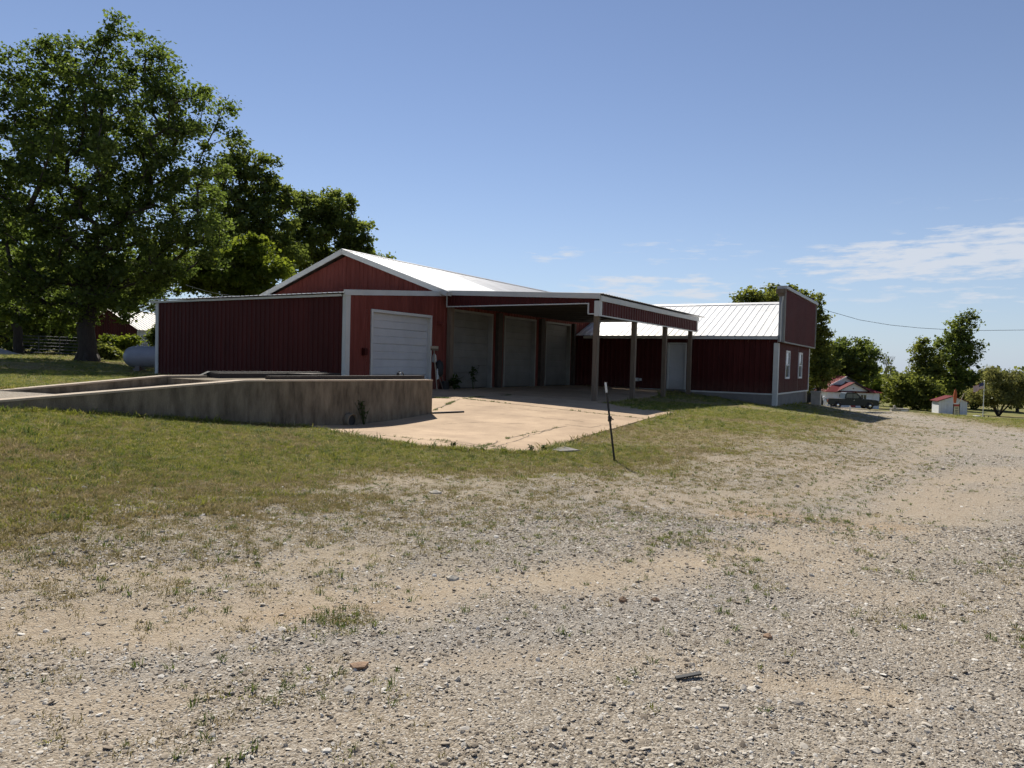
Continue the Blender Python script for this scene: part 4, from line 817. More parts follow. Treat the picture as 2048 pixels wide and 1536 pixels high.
# ------------------------------------------------------------------ left yard: tank, gate, red shed, gravel pile, wire
Yt = 33.0; x0 = at(240, 720, Yt); xt, yt_ = x0.x+1.55, Yt+.5; zt_ = tz(xt, yt_)
tk = thing('propane_tank', 'long grey horizontal gas tank behind the dark red shed corner', 'tank', (0,0,0), (xt, yt_, zt_), .12)
rt = .5; prof = [(.04, -1.56)]+[(rt*math.sin(t_), -1.06-.5*math.cos(t_)) for t_ in np.linspace(.15, 1.57, 9)]+[(rt*math.sin(t_), 1.06-.5*math.cos(t_)) for t_ in np.linspace(1.57, 3.0, 9)]+[(.04, 1.56)]
build('shell', MB().lathe(prof, (0,0,.68), 28, 'x'), 'tank', tk, True)
build('dome', MB().lathe([(.22,0),(.22,.16),(.19,.2),(.03,.22)], (.25,0,1.13), 16), 'tank', tk, True)
for sx in (-.85, .85): build('foot', MB().box(sx-.14, sx+.14, -.42, .42, -.05, .12).box(sx-.1, sx+.1, -.3, .3, .12, .28), 'foundation', tk)
for sx in (-.95, -.15): build('lifting_lug', MB().box(sx-.03, sx+.03, -.02, .02, 1.16, 1.25), 'tank', tk)
build('hose', MB().tube([(.35,-.1,1.25),(.6,-.4,1.2),(.75,-.5,.9),(.8,-.55,.3)], .02, 6), 'black', tk)
# gate
Yg = 52; pa, pb_ = at(36, 690, Yg), at(162, 692, Yg+1); za, zb = tz(pa.x, pa.y), tz(pb_.x, pb_.y)
gtg = thing('farm_gate', 'grey tubular steel farm gate under the trees at left', 'gate', (0,0,0), (pa.x, pa.y, za)); D = Vector((pb_.x-pa.x, pb_.y-pa.y, zb-za))
for k in range(6): h = .18+.24*k; build('rail', MB().tube([(0,0,h), D+Vector((0,0,h))], .03, 8), 'steel_shaded', gtg)
for t_ in (0., .33, .66, 1.): build('upright', MB().tube([D*t_+Vector((0,-.03,.15)), D*t_+Vector((0,-.03,1.42))], .025, 8), 'steel_shaded', gtg)
build('gate_post', MB().tube([(-.12,0,-.2), (-.12,0,1.65)], .07, 10), 'bark_grey', gtg)
# gravel pile
x, y = at(0, 708, 48).x, 48; bm = bmesh.new(); bmesh.ops.create_grid(bm, x_segments=30, y_segments=20, size=1)
for v in bm.verts:
    d_ = math.hypot(v.co.x, v.co.y); h = max(0, 1-d_)**1.1*1.1+float(fbm(np.array([v.co.x*4]), np.array([v.co.y*4]))[0])*.12*(d_ < .95); v.co = (v.co.x*2.6-1.2, v.co.y*1.6, h*.75-.06)
me = bpy.data.meshes.new('gravel_pile'); bm.to_mesh(me); bm.free(); me.materials.append(MT['pile']); me.shade_smooth(); o = bpy.data.objects.new('gravel_pile', me); COL.objects.link(o); o.location = (x, y, tz(x, y)); tag(o, 'pale mound of gravel beside the steel gate', 'gravel pile')
# small red shed
Ys = 50; c0 = at(277, 690, Ys); zs = tz(c0.x, c0.y)
sh = thing('red_shed', 'small red metal shed with sunlit pale roof behind the gas tank', 'shed', (0,0,0), (c0.x, c0.y, zs-.1), math.radians(69))
# local: x right along the eave side wall, y back; gable faces left/front
eh = at(277, 656, Ys).z-zs; rh = at(243, 619, Ys+2).z-zs; wS, dS = 5.5, 5.6
sheet(sh, 'wall_panel', 'siding', (0,0,0), X, Z, -Yv, wS, eh, pitch=.3, h=.01)
gtop = lambda u: eh+(rh-eh)*min(u, dS-u)/(dS/2)
sheet(sh, 'wall_panel', 'red_dark', (0,dS,0), -Yv, Z, -X, dS, gtop)
sheet(sh, 'wall_panel', 'red_dark', (wS,0,0), Yv, Z, X, dS, gtop); sheet(sh, 'wall_panel', 'red_dark', (wS,dS,0), -X, Z, Yv, wS, eh)
rv = Vector((0, dS/2+.25, rh-eh+.1)); rl = rv.length; rv.normalize()
sheet(sh, 'roof_panel', 'old_roof', (-.25,-.25,eh-.04), X, rv, Vector((0,-rv.z,rv.y)), wS+.5, rl, pitch=.3, h=.03)
rv = Vector((0, -(dS/2+.25), rh-eh+.1)); rv.normalize(); sheet(sh, 'roof_panel', 'grey_roof', (-.25,dS+.25,eh-.04), X, rv, Vector((0,-rv.z,-rv.y))*-1 if False else Vector((0,rv.z,-rv.y)), wS+.5, rl, pitch=.3, h=.03)
build('corner_trim', MB().box(-.06,.1,-.05,.08,0,eh-.05), 'white_metal', sh)
wn = build('window', MB().box(.3,1.0,-.02,.02,.75,1.75), 'glass', sh); build('frame', MB().box(.25,.3,-.05,.03,.7,1.8).box(1.,1.05,-.05,.03,.7,1.8).box(.3,1.,-.05,.03,.7,.75).box(.3,1.,-.05,.03,1.75,1.8).box(.3,1.,-.045,.03,1.22,1.27), 'white_paint', wn)
def wire(name, label, pts, r, m='steel_dark'):
    o = build(name, MB().tube(pts, r, 5), m); tag(o, label, 'wire')
a_, b_ = at(372, 570, 40), at(545, 592, 34); wire('service_wire', 'thin pale wire sagging from the trees to the barn', [a_.lerp(b_, t_)-Vector((0,0,.25*math.sin(t_*math.pi))) for t_ in np.linspace(0, 1, 12)], .012, 'steel')
a_, b_ = at(1600, 600, 60), at(2150, 655, 52); pts = [at(px, py, 58) for px, py in [(1590,592),(1660,623),(1720,640),(1780,650),(1840,656),(1900,659.5),(1960,661),(2048,660),(2150,654)]]; wire('power_line', 'thin dark power line sagging across the sky at right', pts, .017)

# ------------------------------------------------------------------ right yard: cottage, garage, truck, signs, shed, flag
Yh = 92.; kh = Yh/F_PX; hc = at(1705, 815, Yh); zh = tz(hc.x, hc.y)
hs = thing('cottage', 'small white cottage with red metal roof and front gable', 'house', (0,0,0), (hc.x, hc.y, zh), 0.0)
hw = 54*kh; ehh, rhh, dp_ = 2.0, 3.95, 8.
zb0 = -.3
build('wall', MB().prism([(-hw,2.2,zb0),(hw,2.2,zb0),(hw,2.2,ehh),(0,2.2,rhh-.12),(-hw,2.2,ehh)], (0,dp_,0)), 'siding', hs)
pw = 34*kh
build('porch_wall', MB().prism([(-hw*.98,0,zb0),(hw*.98,0,zb0),(hw*.98,0,ehh-.05),(pw,0,ehh-.02),(0,0,3.16),(-pw,0,ehh-.02),(-hw*.98,0,ehh-.05)], (0,2.19,0)), 'siding', hs)
for s in (-1, 1):
    rf = build('roof', MB().prism([(s*(hw+.35),1.9,ehh-.22),(0,1.9,rhh-.02),(0,1.9,rhh+.08),(s*(hw+.35),1.9,ehh-.12)], (0,dp_+.6,0)), 'red_roof', hs)
    build('barge_board', MB().beam((s*(hw+.36),1.86,ehh-.20),(0,1.86,rhh+.0), .05, .16), 'black' if s > 0 else 'white_paint', rf)
    build('porch_roof', MB().prism([(s*(hw+.25),-.35,ehh-.06),(0,-.35,ehh-.06),(0,1.88,ehh+.8),(s*.52*hw,1.88,ehh+.8),(s*(hw+.2),1.88,ehh-.02)], (0,0,.05)), 'red_roof', hs)
    build('porch_gable_roof', MB().prism([(s*(pw+.1),-.35,ehh-.08),(0,-.35,3.20),(0,-.35,3.26),(s*(pw+.1),-.35,ehh-.02)], (0,2.2,0)), 'red_roof', hs)
    build('porch_barge_board', MB().beam((s*(pw+.1),-.38,ehh-.03),(0,-.38,3.22), .04, .10), 'black', hs)
build('gable_vent', MB().lathe([(.14,0),(.14,-.04)], (0,2.19,3.2), 12, 'y'), 'grey_shingle', hs); build('porch_vent', MB().lathe([(.09,0),(.09,-.04)], (0,-.01,2.45), 10, 'y'), 'grey_shingle', hs)
d_ = build('front_door', MB().box(-.36,.36,-.05,-.005,.05,1.95), 'red_paint', hs)
for xa, xb in ((-1.8,-1.05),(.98,1.7)):
    wn = build('window', MB().box(xa,xb,-.04,-.004,.82,1.66), 'glass', hs); build('frame', MB().box(xa-.06,xa,-.06,-.003,.76,1.72).box(xb,xb+.06,-.06,-.003,.76,1.72).box(xa,xb,-.06,-.003,.76,.82).box(xa,xb,-.06,-.003,1.66,1.72).box((xa+xb)/2-.02,(xa+xb)/2+.02,-.055,-.003,.82,1.66), 'white_paint', wn)
build('corner_post', MB().box(2.6,2.72,-.06,-.003,zb0,ehh-.1).box(-2.75,-2.63,-.06,-.003,zb0,ehh-.1), 'white_paint', hs)
build('chimney_cap', MB().box(hw+.1,hw+.5,6.,6.5,zb0,ehh+.6), 'white_paint', hs)
# garage left of the cottage
gc = at(1632, 806, 96); zg = tz(gc.x, gc.y)
gr = thing('old_garage', 'low brown roofed garage with dark opening left of the cottage', 'garage', (0,0,0), (gc.x, gc.y, zg))
build('wall', MB().box(.75,1.05,0,.3,-.3,2.0).box(-1.6,-1.3,0,.3,-.3,2.0).box(-1.6,1.05,0,.3,2.0,2.35), 'siding', gr); build('opening', MB().box(-1.3,.75,.25,.3,-.3,2.0), 'black', gr)
build('rear_wall', MB().box(-1.6,2.4,.6,5.,-.3,2.2), 'tank', gr); build('roof', MB().prism([(-1.9,-.3,2.35),(1.2,-.3,2.35),(1.2,2.5,3.3),(-1.9,2.5,3.3)], (0,0,.08)).prism([(-1.9,2.5,3.3),(1.2,2.5,3.3),(1.2,5.3,2.3),(-1.9,5.3,2.3)], (0,0,.08)), 'grey_shingle', gr)
# pickup truck (faces right)
Yk = 84.; tc_ = at(1700, 816, Yk); zk = tz(tc_.x, tc_.y)
tr = thing('pickup_truck', 'dark pickup truck parked in front of the white cottage', 'truck', (0,0,0), (tc_.x, tc_.y, zk), math.radians(-4))
body = [(-2.9,.50),(-2.9,1.06),(-2.85,1.14),(-.98,1.16),(-.95,1.20),(1.08,1.20),(2.55,1.10),(2.84,1.02),(2.9,.82),(2.9,.48),(2.35,.42),(2.28,.62),(2.12,.80),(1.9,.86),(1.68,.80),(1.52,.62),(1.45,.40),(-1.3,.40),(-1.37,.62),(-1.53,.80),(-1.75,.86),(-1.97,.80),(-2.13,.62),(-2.2,.45)]
build('body', MB().prism([(x_,-.95,z_) for x_, z_ in body], (0,1.9,0)), 'truck', tr)
cab = [(-.98,1.16),(-.86,1.80),(-.70,1.90),(.28,1.90),(.50,1.82),(1.12,1.20)]
build('cab', MB().prism([(x_,-.80,z_) for x_, z_ in cab], (0,1.6,0)), 'truck', tr)
for sgn in (-1, 1):
    y_ = sgn*.802
    build('side_window', MB().prism([(-.80,y_,1.26),(-.72,y_,1.76),(-.10,y_,1.78),(-.06,y_,1.26)], (0,sgn*.006,0)), 'truck_glass', tr); build('side_window', MB().prism([(.02,y_,1.26),(.0,y_,1.78),(.34,y_,1.76),(.84,y_,1.26)], (0,sgn*.006,0)), 'truck_glass', tr)
    build('mirror', MB().box(.78,.92,sgn*.98-.1,sgn*.98+.1,1.22,1.42), 'black', tr); build('door_handle', MB().box(-.02,.14,sgn*.95-.02,sgn*.95+.02,1.02,1.06), 'chrome', tr)
    for xw in (-1.75, 1.9):
        w_ = build('wheel', MB().lathe([(.24,-.13),(.37,-.12),(.395,-.07),(.395,.07),(.37,.12),(.24,.13)], (xw,sgn*.84,.39), 20, 'y'), 'black', tr, True); build('rim', MB().lathe([(.05,-.14),(.23,-.12),(.24,-.08),(.24,.08),(.23,.12),(.05,.14)], (xw,sgn*.84,.39), 16, 'y'), 'chrome', w_)
    build('headlight', MB().box(2.72,2.88,sgn*.72-.16,sgn*.72+.16,.84,1.0), 'steel', tr); build('tail_light', MB().box(-2.92,-2.88,sgn*.86-.06,sgn*.86+.06,.78,1.08), 'red_paint', tr)
build('bed', MB().box(-2.84,-1.04,-.82,.82,1.165,1.17), 'black', tr); build('bumper', MB().box(2.86,3.0,-.92,.92,.45,.66).box(-3.02,-2.88,-.9,.9,.45,.64), 'chrome', tr)
# cable fence posts in front of the truck
pl = [at(px, py, 74) for px, py in [(1641,806),(1659,812),(1700,817)]]
fn = thing('cable_fence', 'low cable strung on short white posts before the truck', 'fence', (0,0,0), (pl[0].x, pl[0].y, tz(pl[0].x, pl[0].y)))
o_ = fn.location; prev = None
for p in pl:
    q = Vector((p.x, p.y, tz(p.x, p.y)))-o_; build('post', MB().tube([q-Vector((0,0,.2)), q+Vector((0,0,.48))], .07, 8), 'white_paint', fn)
    if prev is not None: build('cable', MB().tube([prev+Vector((0,0,.36)), (prev+q)/2+Vector((0,0,.25)), q+Vector((0,0,.36))], .025, 5), 'steel', fn)
    prev = q
p = at(1648, 806, 76); o = build('garden_statue', MB().lathe([(.22,0),(.2,.1),(.13,.2),(.2,.5),(.25,.75),(.2,.95),(.1,1.05),(.14,1.18),(.12,1.3),(.03,1.38)], (0,0,0), 12), 'white_paint', smooth=True); place(o, (p.x, p.y, tz(p.x, p.y)-.03)); tag(o, 'small white garden figure behind the truck tailgate', 'statue')
# beige sign wall
p = at(1799, 820, 72); z_ = tz(p.x, p.y); kk = 72/F_PX
sg = thing('sign_wall', 'low beige block planter with a white panel, left of the storage shed', 'planter', (0,0,0), (p.x, p.y, z_-.05), math.radians(-6))
build('block', MB().box(-.82,.82,-.2,.3,-.2,.58), 'tan', sg); build('cap', MB().box(-.86,.84,-.23,.33,.58,.64), 'tan', sg); build('panel', MB().box(.08,.72,-.235,-.2,.06,.5), 'white_paint', sg); build('side_block', MB().lathe([(.12,0),(.14,.16),(.1,.26),(.04,.3)], (-.5,0,.64), 10), 'tan', sg)
# utility box by the false front
x, y = W(bF+.55, 39.3); o = build('utility_box', MB().box(-.22,.22,-.22,.22,-.15,.62).box(-.26,.26,-.26,.26,.62,.7), 'tan'); place(o, (x, y, tz(x, y)), -PHI); tag(o, 'squat tan utility box at the far foot of the false front', 'box')
# storage shed
Yq = 90.; kq = Yq/F_PX; p = at(1877, 826, Yq); z_ = tz(p.x, p.y)
ss = thing('storage_shed', 'white storage shed with red roof edge behind the yellow sign', 'shed', (0,0,0), (p.x, p.y, z_), math.radians(-14))
wq = 3.2; hq, rq = 1.6, 2.15
build('wall', MB().prism([(0,0,-.5),(wq,0,-.5),(wq,0,hq),(wq/2,0,rq),(0,0,hq)], (0,2.6,0)), 'siding', ss)
for s, xe in ((0, -.22), (1, wq+.22)):
    build('roof', MB().prism([(xe,-.22,hq-.12),(wq/2,-.22,rq+.02),(wq/2,-.22,rq+.10),(xe,-.22,hq-.03)], (0,3.0,0)), 'red_roof', ss)
for k in range(1, 12): build('siding_seam', MB().box(k*.3-.008,k*.3+.008,-.012,-.0,-.5,hq-.02), 'white_metal', ss)
build('door', MB().box(wq/2-.6,wq/2+.6,-.03,-.013,-.4,1.4), 'siding', ss)
# yellow sign board
Yn = 62.; p = at(1912, 833, Yn); z_ = tz(p.x, p.y); kn = Yn/F_PX
sb = thing('sign_board', 'narrow yellowed sign board on two dark posts at the road edge', 'sign', (0,0,0), (p.x, p.y, z_), math.radians(10))
bw = .26
build('board', MB().box(-bw,bw,-.02,.02,.06,1.22), 'sign', sb); build('header', MB().box(-bw+.01,bw-.01,-.028,-.021,.93,1.12), 'red_paint', sb); build('header_strip', MB().box(-bw,bw*.6,-.03,-.021,1.13,1.22), 'white_paint', sb)
for k, (xa, xb, zz_) in enumerate([(-.14,.16,.80),(-.12,.15,.72),(-.17,.17,.58),(-.15,.12,.50),(-.1,.16,.40),(-.16,.14,.27)]): build('lettering', MB().box(xa,xb,-.026,-.021,zz_,zz_+.045), 'grime', sb)
for s in (-1, 1): build('post', MB().box(s*(bw+.03)-.03,s*(bw+.03)+.03,-.03,.03,-.2,1.15), 'wood_dark', sb)
o = build('leaning_stick', MB().tube([(.22,-.05,1.2),(.30,-.05,1.35),(.62,-.1,2.1)], .035, 6), 'broom', sb)
p = at(1908, 832, Yn+2.5); z_ = tz(p.x, p.y)
fl = thing('feather_flag', 'furled rust orange feather flag standing behind the sign board', 'flag', (0,0,0), (p.x, p.y, z_))
build('pole', MB().tube([(0,0,-.1),(0,0,2.4)], .03, 6), 'steel_dark', fl); build('cloth', MB().lathe([(.03,.95),(.15,1.05),(.10,1.25),(.13,1.6),(.15,2.0),(.11,2.35),(.04,2.55)], (.02,0,0), 9), 'orange', fl)
# flag pole with flag
Yf = 80.; p = at(1966, 825, Yf); z_ = tz(p.x, p.y); topz = at(1966, 763, Yf).z-z_
fp = thing('flag_pole', 'pale flagpole flying a small striped flag beside the feathery tree', 'flagpole', (0,0,0), (p.x, p.y, z_))
build('pole', MB().tube([(0,0,-.1),(0,0,topz)], [.05,.035], 8), 'white_paint', fp); build('finial', MB().lathe([(.02,0),(.06,.04),(.06,.1),(.02,.14)], (0,0,topz), 8), 'steel', fp)
fw_, fh_, nu = 1.15, .72, 12
def fpt(u, v): return (-.05-u*fw_, .08*math.sin(u*7+v), topz-.1-(1-v)*fh_-u*.42+.05*math.sin(u*6))
fcl = None
for k in range(13):
    mb = MB()
    for i in range(nu):
        if k >= 6 and i < nu*.42: continue
        mb.quad(fpt(i/nu, k/13), fpt((i+1)/nu, k/13), fpt((i+1)/nu, (k+1)/13), fpt(i/nu, (k+1)/13))
    build('stripe', mb, 'red_paint' if k % 2 == 0 else 'white_paint', fp, fix=False)
mb = MB(); nc_ = int(nu*.42)+1
for i in range(nc_):
    for k in range(6, 13): mb.quad(fpt(i/nu, k/13), fpt((i+1)/nu, k/13), fpt((i+1)/nu, (k+1)/13), fpt(i/nu, (k+1)/13))
build('canton', mb, 'blue', fp, fix=False)
# plastic tray and garden lights
p = at(1966, 838, 64); z_ = tz(p.x, p.y)
wt_ = thing('plastic_tray', 'shiny pale plastic tub lying in the grass below the flagpole', 'tub', (0,0,0), (p.x, p.y, z_), math.radians(-8))
build('tub', MB().prism([(-.62,-.2,0),(-.7,-.2,.22),(-.3,-.2,.24),(-.1,-.2,.14),(.62,-.2,.13),(.66,-.2,0)], (0,.5,0)), 'plastic_blue', wt_); build('rim', MB().box(-.72,-.28,-.23,.33,.22,.27), 'white_paint', wt_)
for k, px in enumerate((1955, 1968, 1977)):
    p = at(px, 832, 68); z_ = tz(p.x, p.y); lt = thing('garden_light', ['leftmost of three tiny dark garden lights below the flagpole', 'middle one of three tiny dark garden lights below the flagpole', 'rightmost of three tiny dark garden lights below the flagpole'][k], 'garden light', (0,0,0), (p.x, p.y, z_), group='garden lights by the flagpole')
    build('stake', MB().tube([(0,0,-.05),(0,0,.22)], .02, 6), 'black', lt); build('lamp', MB().lathe([(.05,.22),(.06,.3),(.09,.32),(.03,.38)], (0,0,0), 8), 'black', lt)

# ------------------------------------------------------------------ weeds by the doors
def weed(name, label, x, y, z, h, nst, spread, ls, seed, n=60):
    r = np.random.default_rng(seed); mb = MB(); V = []; t = thing(name, label, 'plant', (0,0,0), (x, y, z))
    P = []; tips = []
    for s in range(nst):
        an = r.uniform(0, 6.28); e = Vector((math.cos(an)*spread*r.uniform(.2,1), math.sin(an)*spread*r.uniform(.2,1), h*r.uniform(.6,1))); mb.tube([(0,0,-.02), e*.5+Vector((0,0,h*.08)), e], [.008,.006,.003], 4, cap=False)
        for k in range(n//nst): q = r.uniform(.25, 1); P.append(np.array(e)*q+np.array([0,0,h*.1*math.sin(q*3.1)]))
    P = np.array(P); nf = len(P); a = r.normal(size=(nf, 3)); a[:, 2] *= .5; a /= np.linalg.norm(a, axis=1)[:, None]; b = np.cross(a, np.array([0,0,1.])+r.normal(size=(nf,3))*.3); b /= np.linalg.norm(b, axis=1)[:, None]; s = ls*r.uniform(.6,1.3,nf)[:, None]
    lv = MB(); lv.v = [tuple(q) for q in np.stack([P, P+a*s*.5+b*s*.3, P+a*s, P+a*s*.5-b*s*.3], 1).reshape(-1,3)]; lv.f = [(4*i, 4*i+1, 4*i+2, 4*i+3) for i in range(nf)]
    build('stem', mb, 'weed', t, fix=False); build('leaves', lv, 'weed', t, fix=False); return t
def wp(px, out): aa = wallpt(px, out); x, y = W(bA+out, aa); return x, y, tz(x, y)+.01
weed('tall_weed', 'tall leafy weed growing before the first carport door', *wp(946, .5), .95, 5, .28, .16, 41, 70)
weed('dock_weed', 'dark leafy weed clump at the foot of the timber post', *wp(909, .4), .5, 8, .32, .2, 42, 80)
x, y, z = at_b(728, 845, bC+.15); weed('wall_weed', 'dark bushy weed against the dock wall beside the drain pipe', x, y, tz(x, y), .6, 9, .22, .06, 43, 110)
for k, (px, py, hh, lab) in enumerate([(1062,906,.13,'grassy weed at the front corner of the apron, nearest the post'),(698,0,0,''),(1087,903,.10,'thin weed just right of the apron corner weed'),(906,896,.10,'single small weed standing in the pale slab edge')]):
    if hh: x, y = on_ground(px, py); weed('small_weed', lab, x, y, tz(x, y)+.01, hh, 9, hh*.6, .05, 50+k, 45)

# ------------------------------------------------------------------ gravel stones and grass (countless: scattered)
def variants(name, meshes):
    c = bpy.data.collections.new(name)
    for i, me in enumerate(meshes): o = bpy.data.objects.new(f'{name}_{i}', me); c.objects.link(o)
    return c
def scatter(name, label, cat, P, rot, scl, idx, coll):
    me = bpy.data.meshes.new(name); me.vertices.add(len(P)); me.vertices.foreach_set('co', P.astype(np.float32).ravel())
    for k, ty, v in (('rot', 'FLOAT_VECTOR', rot), ('scl', 'FLOAT_VECTOR', scl)): a_ = me.attributes.new(k, ty, 'POINT'); a_.data.foreach_set('vector', v.astype(np.float32).ravel())
    a_ = me.attributes.new('idx', 'INT', 'POINT'); a_.data.foreach_set('value', idx.astype(np.int32)); me.update()
    o = bpy.data.objects.new(name, me); COL.objects.link(o); tag(o, label, cat, kind='stuff')
    ng = bpy.data.node_groups.new(name, 'GeometryNodeTree'); ng.interface.new_socket('Geometry', in_out='INPUT', socket_type='NodeSocketGeometry'); ng.interface.new_socket('Geometry', in_out='OUTPUT', socket_type='NodeSocketGeometry')
    n, l = ng.nodes, ng.links; gi, go = n.new('NodeGroupInput'), n.new('NodeGroupOutput'); ip = n.new('GeometryNodeInstanceOnPoints'); ci = n.new('GeometryNodeCollectionInfo'); ci.inputs['Collection'].default_value = coll; ci.inputs['Separate Children'].default_value = True; ci.inputs['Reset Children'].default_value = True
    def na(nm, ty): k = n.new('GeometryNodeInputNamedAttribute'); k.data_type = ty; k.inputs['Name'].default_value = nm; return k.outputs[0]
    e2r = n.new('FunctionNodeEulerToRotation'); l.new(na('rot', 'FLOAT_VECTOR'), e2r.inputs[0]); l.new(gi.outputs[0], ip.inputs['Points']); l.new(ci.outputs[0], ip.inputs['Instance']); ip.inputs['Pick Instance'].default_value = True
    l.new(na('idx', 'INT'), ip.inputs['Instance Index']); l.new(e2r.outputs[0], ip.inputs['Rotation']); l.new(na('scl', 'FLOAT_VECTOR'), ip.inputs['Scale']); l.new(ip.outputs[0], go.inputs[0])
    md = o.modifiers.new('scatter', 'NODES'); md.node_group = ng; return o
def field(n, y0, y1, spread=.86, pw=1.):
    """random points of the lot, thinning out with distance"""
    t = RNG.random(n); y = (y0**pw+t*(y1**pw-y0**pw))**(1/pw) if pw else y0*(y1/y0)**t
    return RNG.uniform(-1, 1, n)*(y*spread+1.), y
def margin(n, y0, y1, wd=5.):
    """the same ground just outside the picture on both sides"""
    y = RNG.uniform(y0, y1, n); return np.where(RNG.random(n) < .5, -1, 1)*(y*.86+.8+RNG.random(n)*wd), y
stone_m = inst_mat('gravel_stone', [(0, (.16,.130,.098)), (.2, (.275,.228,.170)), (.5, (.375,.325,.258)), (.75, (.455,.410,.342)), (.93, (.52,.48,.415)), (1, (.63,.60,.54))])
st_ms = []
for i in range(7): me = rock_mesh('gravel_stone', 100+i, 1, .36); me.materials.append(stone_m); st_ms.append(me)
stc = variants('gravel_stone', st_ms)
xs, ys = [], []
for n, y0, y1, pw in ((235000, 2.3, 8., 1.1), (90000, 7., 16., .8), (14000, 15., 34., .6)): a_, b_ = field(n, y0, y1, .9, pw); xs.append(a_); ys.append(b_)
a_, b_ = margin(60000, 1.5, 16.); xs.append(a_); ys.append(b_)
xs, ys = np.concatenate(xs), np.concatenate(ys); k = masks(xs, ys)
dens = np.clip((1-k['grass'])**1.5*(1-.80*k['sand'])*(1-.85*k['org'])*(.60+1.2*(k['n2']-.4)+.5*k['grey']), 0.03, 1); dens[k['hard']] = 0.0015; dens[k['grass'] > .85] *= .1
keep = RNG.random(len(xs)) < dens; xs, ys = xs[keep], ys[keep]; n = len(xs)
sz = np.exp(RNG.normal(math.log(.0067), .45, n))*(1+np.clip(ys-4, 0, 30)*.045); sz = np.clip(sz, .0035, .03)
sz[RNG.random(n) < .008] *= 1.6
zz_ = ground_z(xs, ys)+sz*.10
hd = masks(xs, ys)['hard']; zz_[hd] = tz_arr(xs[hd], ys[hd])+.015+sz[hd]*.3
scatter('gravel', 'loose pale gravel scattered over the lot', 'gravel', np.stack([xs, ys, zz_], 1), np.stack([RNG.normal(0,.35,n), RNG.normal(0,.35,n), RNG.uniform(0,6.28,n)], 1), np.repeat(sz[:, None], 3, 1)*RNG.uniform(.8,1.25,(n,3)), RNG.integers(0, 7, n), stc)
# grass tufts
def tuft_mesh(seed, nb, h, spr, w):
    r = np.random.default_rng(seed); v, f = [], []
    for i in range(nb):
        an = r.uniform(0, 6.28); rr_ = spr*r.random()**.5; p = np.array([math.cos(an)*rr_, math.sin(an)*rr_, -.008]); ln = r.uniform(.15, .75); a2 = an+r.normal()*.8; d = np.array([math.cos(a2)*ln, math.sin(a2)*ln, 1.]); d /= np.linalg.norm(d); hh = h*r.uniform(.5, 1.2)
        s = np.array([-math.sin(a2+r.normal()*.6), math.cos(a2), 0])*w; m_ = p+d*hh*.55; t_ = p+d*hh+np.array([math.cos(a2), math.sin(a2), -.5])*hh*.25; i0 = len(v)
        v += [p-s, p+s, m_+s*.8, m_-s*.8, t_]; f += [(i0, i0+1, i0+2, i0+3), (i0+3, i0+2, i0+4)]
    me = bpy.data.meshes.new('grass_tuft'); me.from_pydata([tuple(q) for q in v], [], f); return me
gm = inst_mat('grass_blade', [(0, (.155,.185,.022)), (.4, (.235,.250,.036)), (.7, (.310,.300,.062)), (.88, (.37,.32,.11)), (1, (.46,.385,.19))], .7, .4)
gmd = inst_mat('dry_grass_blade', [(0, (.17,.155,.045)), (.4, (.26,.215,.085)), (.75, (.34,.27,.135)), (1, (.44,.36,.21))], .8, .35)
gm2 = inst_mat('weed_blade', [(0, (.085,.125,.028)), (.6, (.135,.175,.04)), (1, (.22,.23,.08))], .7, .38)
tm = []
for i in range(6): me = tuft_mesh(i, 16, .045, .05, .0030); me.materials.append(gm); tm.append(me)
for i in range(3): me = tuft_mesh(20+i, 14, .075, .035, .0034); me.materials.append(gm2); tm.append(me)
for i in range(3): me = tuft_mesh(40+i, 15, .042, .055, .0028); me.materials.append(gmd); tm.append(me)
tcol = variants('grass_tuft', tm)
xs, ys = [], []
for n, y0, y1, pw in ((150000, 4., 14., .9), (80000, 12., 26., .6), (40000, 24., 75., .5)): a_, b_ = field(n, y0, y1, .92, pw); xs.append(a_); ys.append(b_)
a_, b_ = field(60000, 2.4, 9., .9, 1.); xs.append(a_); ys.append(b_)
a_, b_ = margin(70000, 2., 26.); xs.append(a_); ys.append(b_)
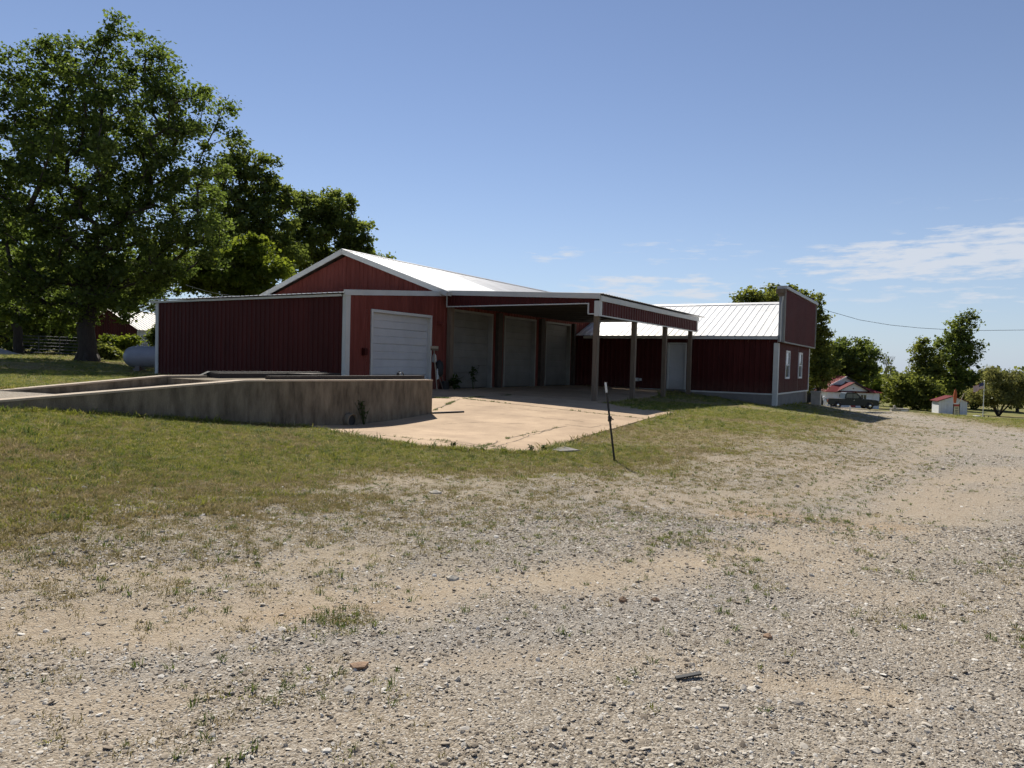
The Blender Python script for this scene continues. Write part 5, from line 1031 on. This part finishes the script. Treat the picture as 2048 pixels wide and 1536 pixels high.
for ln, cnt in [(J_, 55) for J_ in JOINTS]+[(c_, 14) for c_ in CRACKS]:
    for _ in range(cnt*3):
        i = RNG.integers(0, len(ln)-1); t_ = RNG.random(); p = np.array(ln[i])*(1-t_)+np.array(ln[i+1])*t_; xs.append(np.array([p[0]+RNG.normal(0,.03)])); ys.append(np.array([p[1]+RNG.normal(0,.03)]))
nj = sum((c_*3) for c_ in [55]*len(JOINTS)+[14]*len(CRACKS))
xs, ys = np.concatenate(xs), np.concatenate(ys); N_ = len(xs); k = masks(xs, ys); joint = np.arange(N_) >= N_-nj
patchj = vnoise(xs*2.3, ys*2.3) > .42
keep = np.where(joint, patchj, RNG.random(N_) < np.clip(k['tuft'], 0, 1)*np.where(k['grass'] > .35, 1, .80)); xs, ys, joint = xs[keep], ys[keep], joint[keep]; n = len(xs); k = masks(xs, ys)
zz_ = np.where(k['hard'], tz_arr(xs, ys)+.008, ground_z(xs, ys)); sc_ = RNG.uniform(.6, 1.25, n)*(1+np.clip(ys-9, 0, 60)*.022); sc_ = np.where(k['grass'] < .35, sc_*.7, sc_); sc_ = np.where(joint, RNG.uniform(.3, .95, n), sc_); edge = np.minimum.reduce([seg_dist(xs, ys, q, True) for q in [PAD]+BUILD]); sc_ = np.where((edge < .22) & ~joint, sc_*RNG.uniform(1., 2.1, n), sc_); sc_ = np.where((RNG.random(n) < .015) & (k['grass'] > .3), sc_*1.8, sc_)
sx_ = sc_*(1+np.clip(ys-9, 0, 60)*.02)
wd = (RNG.random(n) < .10) | joint | ((k['grass'] < .3) & (RNG.random(n) < .6)); ix = np.where(wd, RNG.integers(6, 9, n), RNG.integers(0, 6, n)); ix = np.where((RNG.random(n) < k['dry']) & ~joint, RNG.integers(9, 12, n), ix)
scatter('grass', 'short patchy lawn grass around the gravel and barn', 'grass', np.stack([xs, ys, zz_], 1), np.stack([RNG.normal(0,.12,n), RNG.normal(0,.12,n), RNG.uniform(0,6.28,n)], 1), np.stack([sx_, sx_, sc_*RNG.uniform(.7,1.2,n)], 1), ix, tcol)
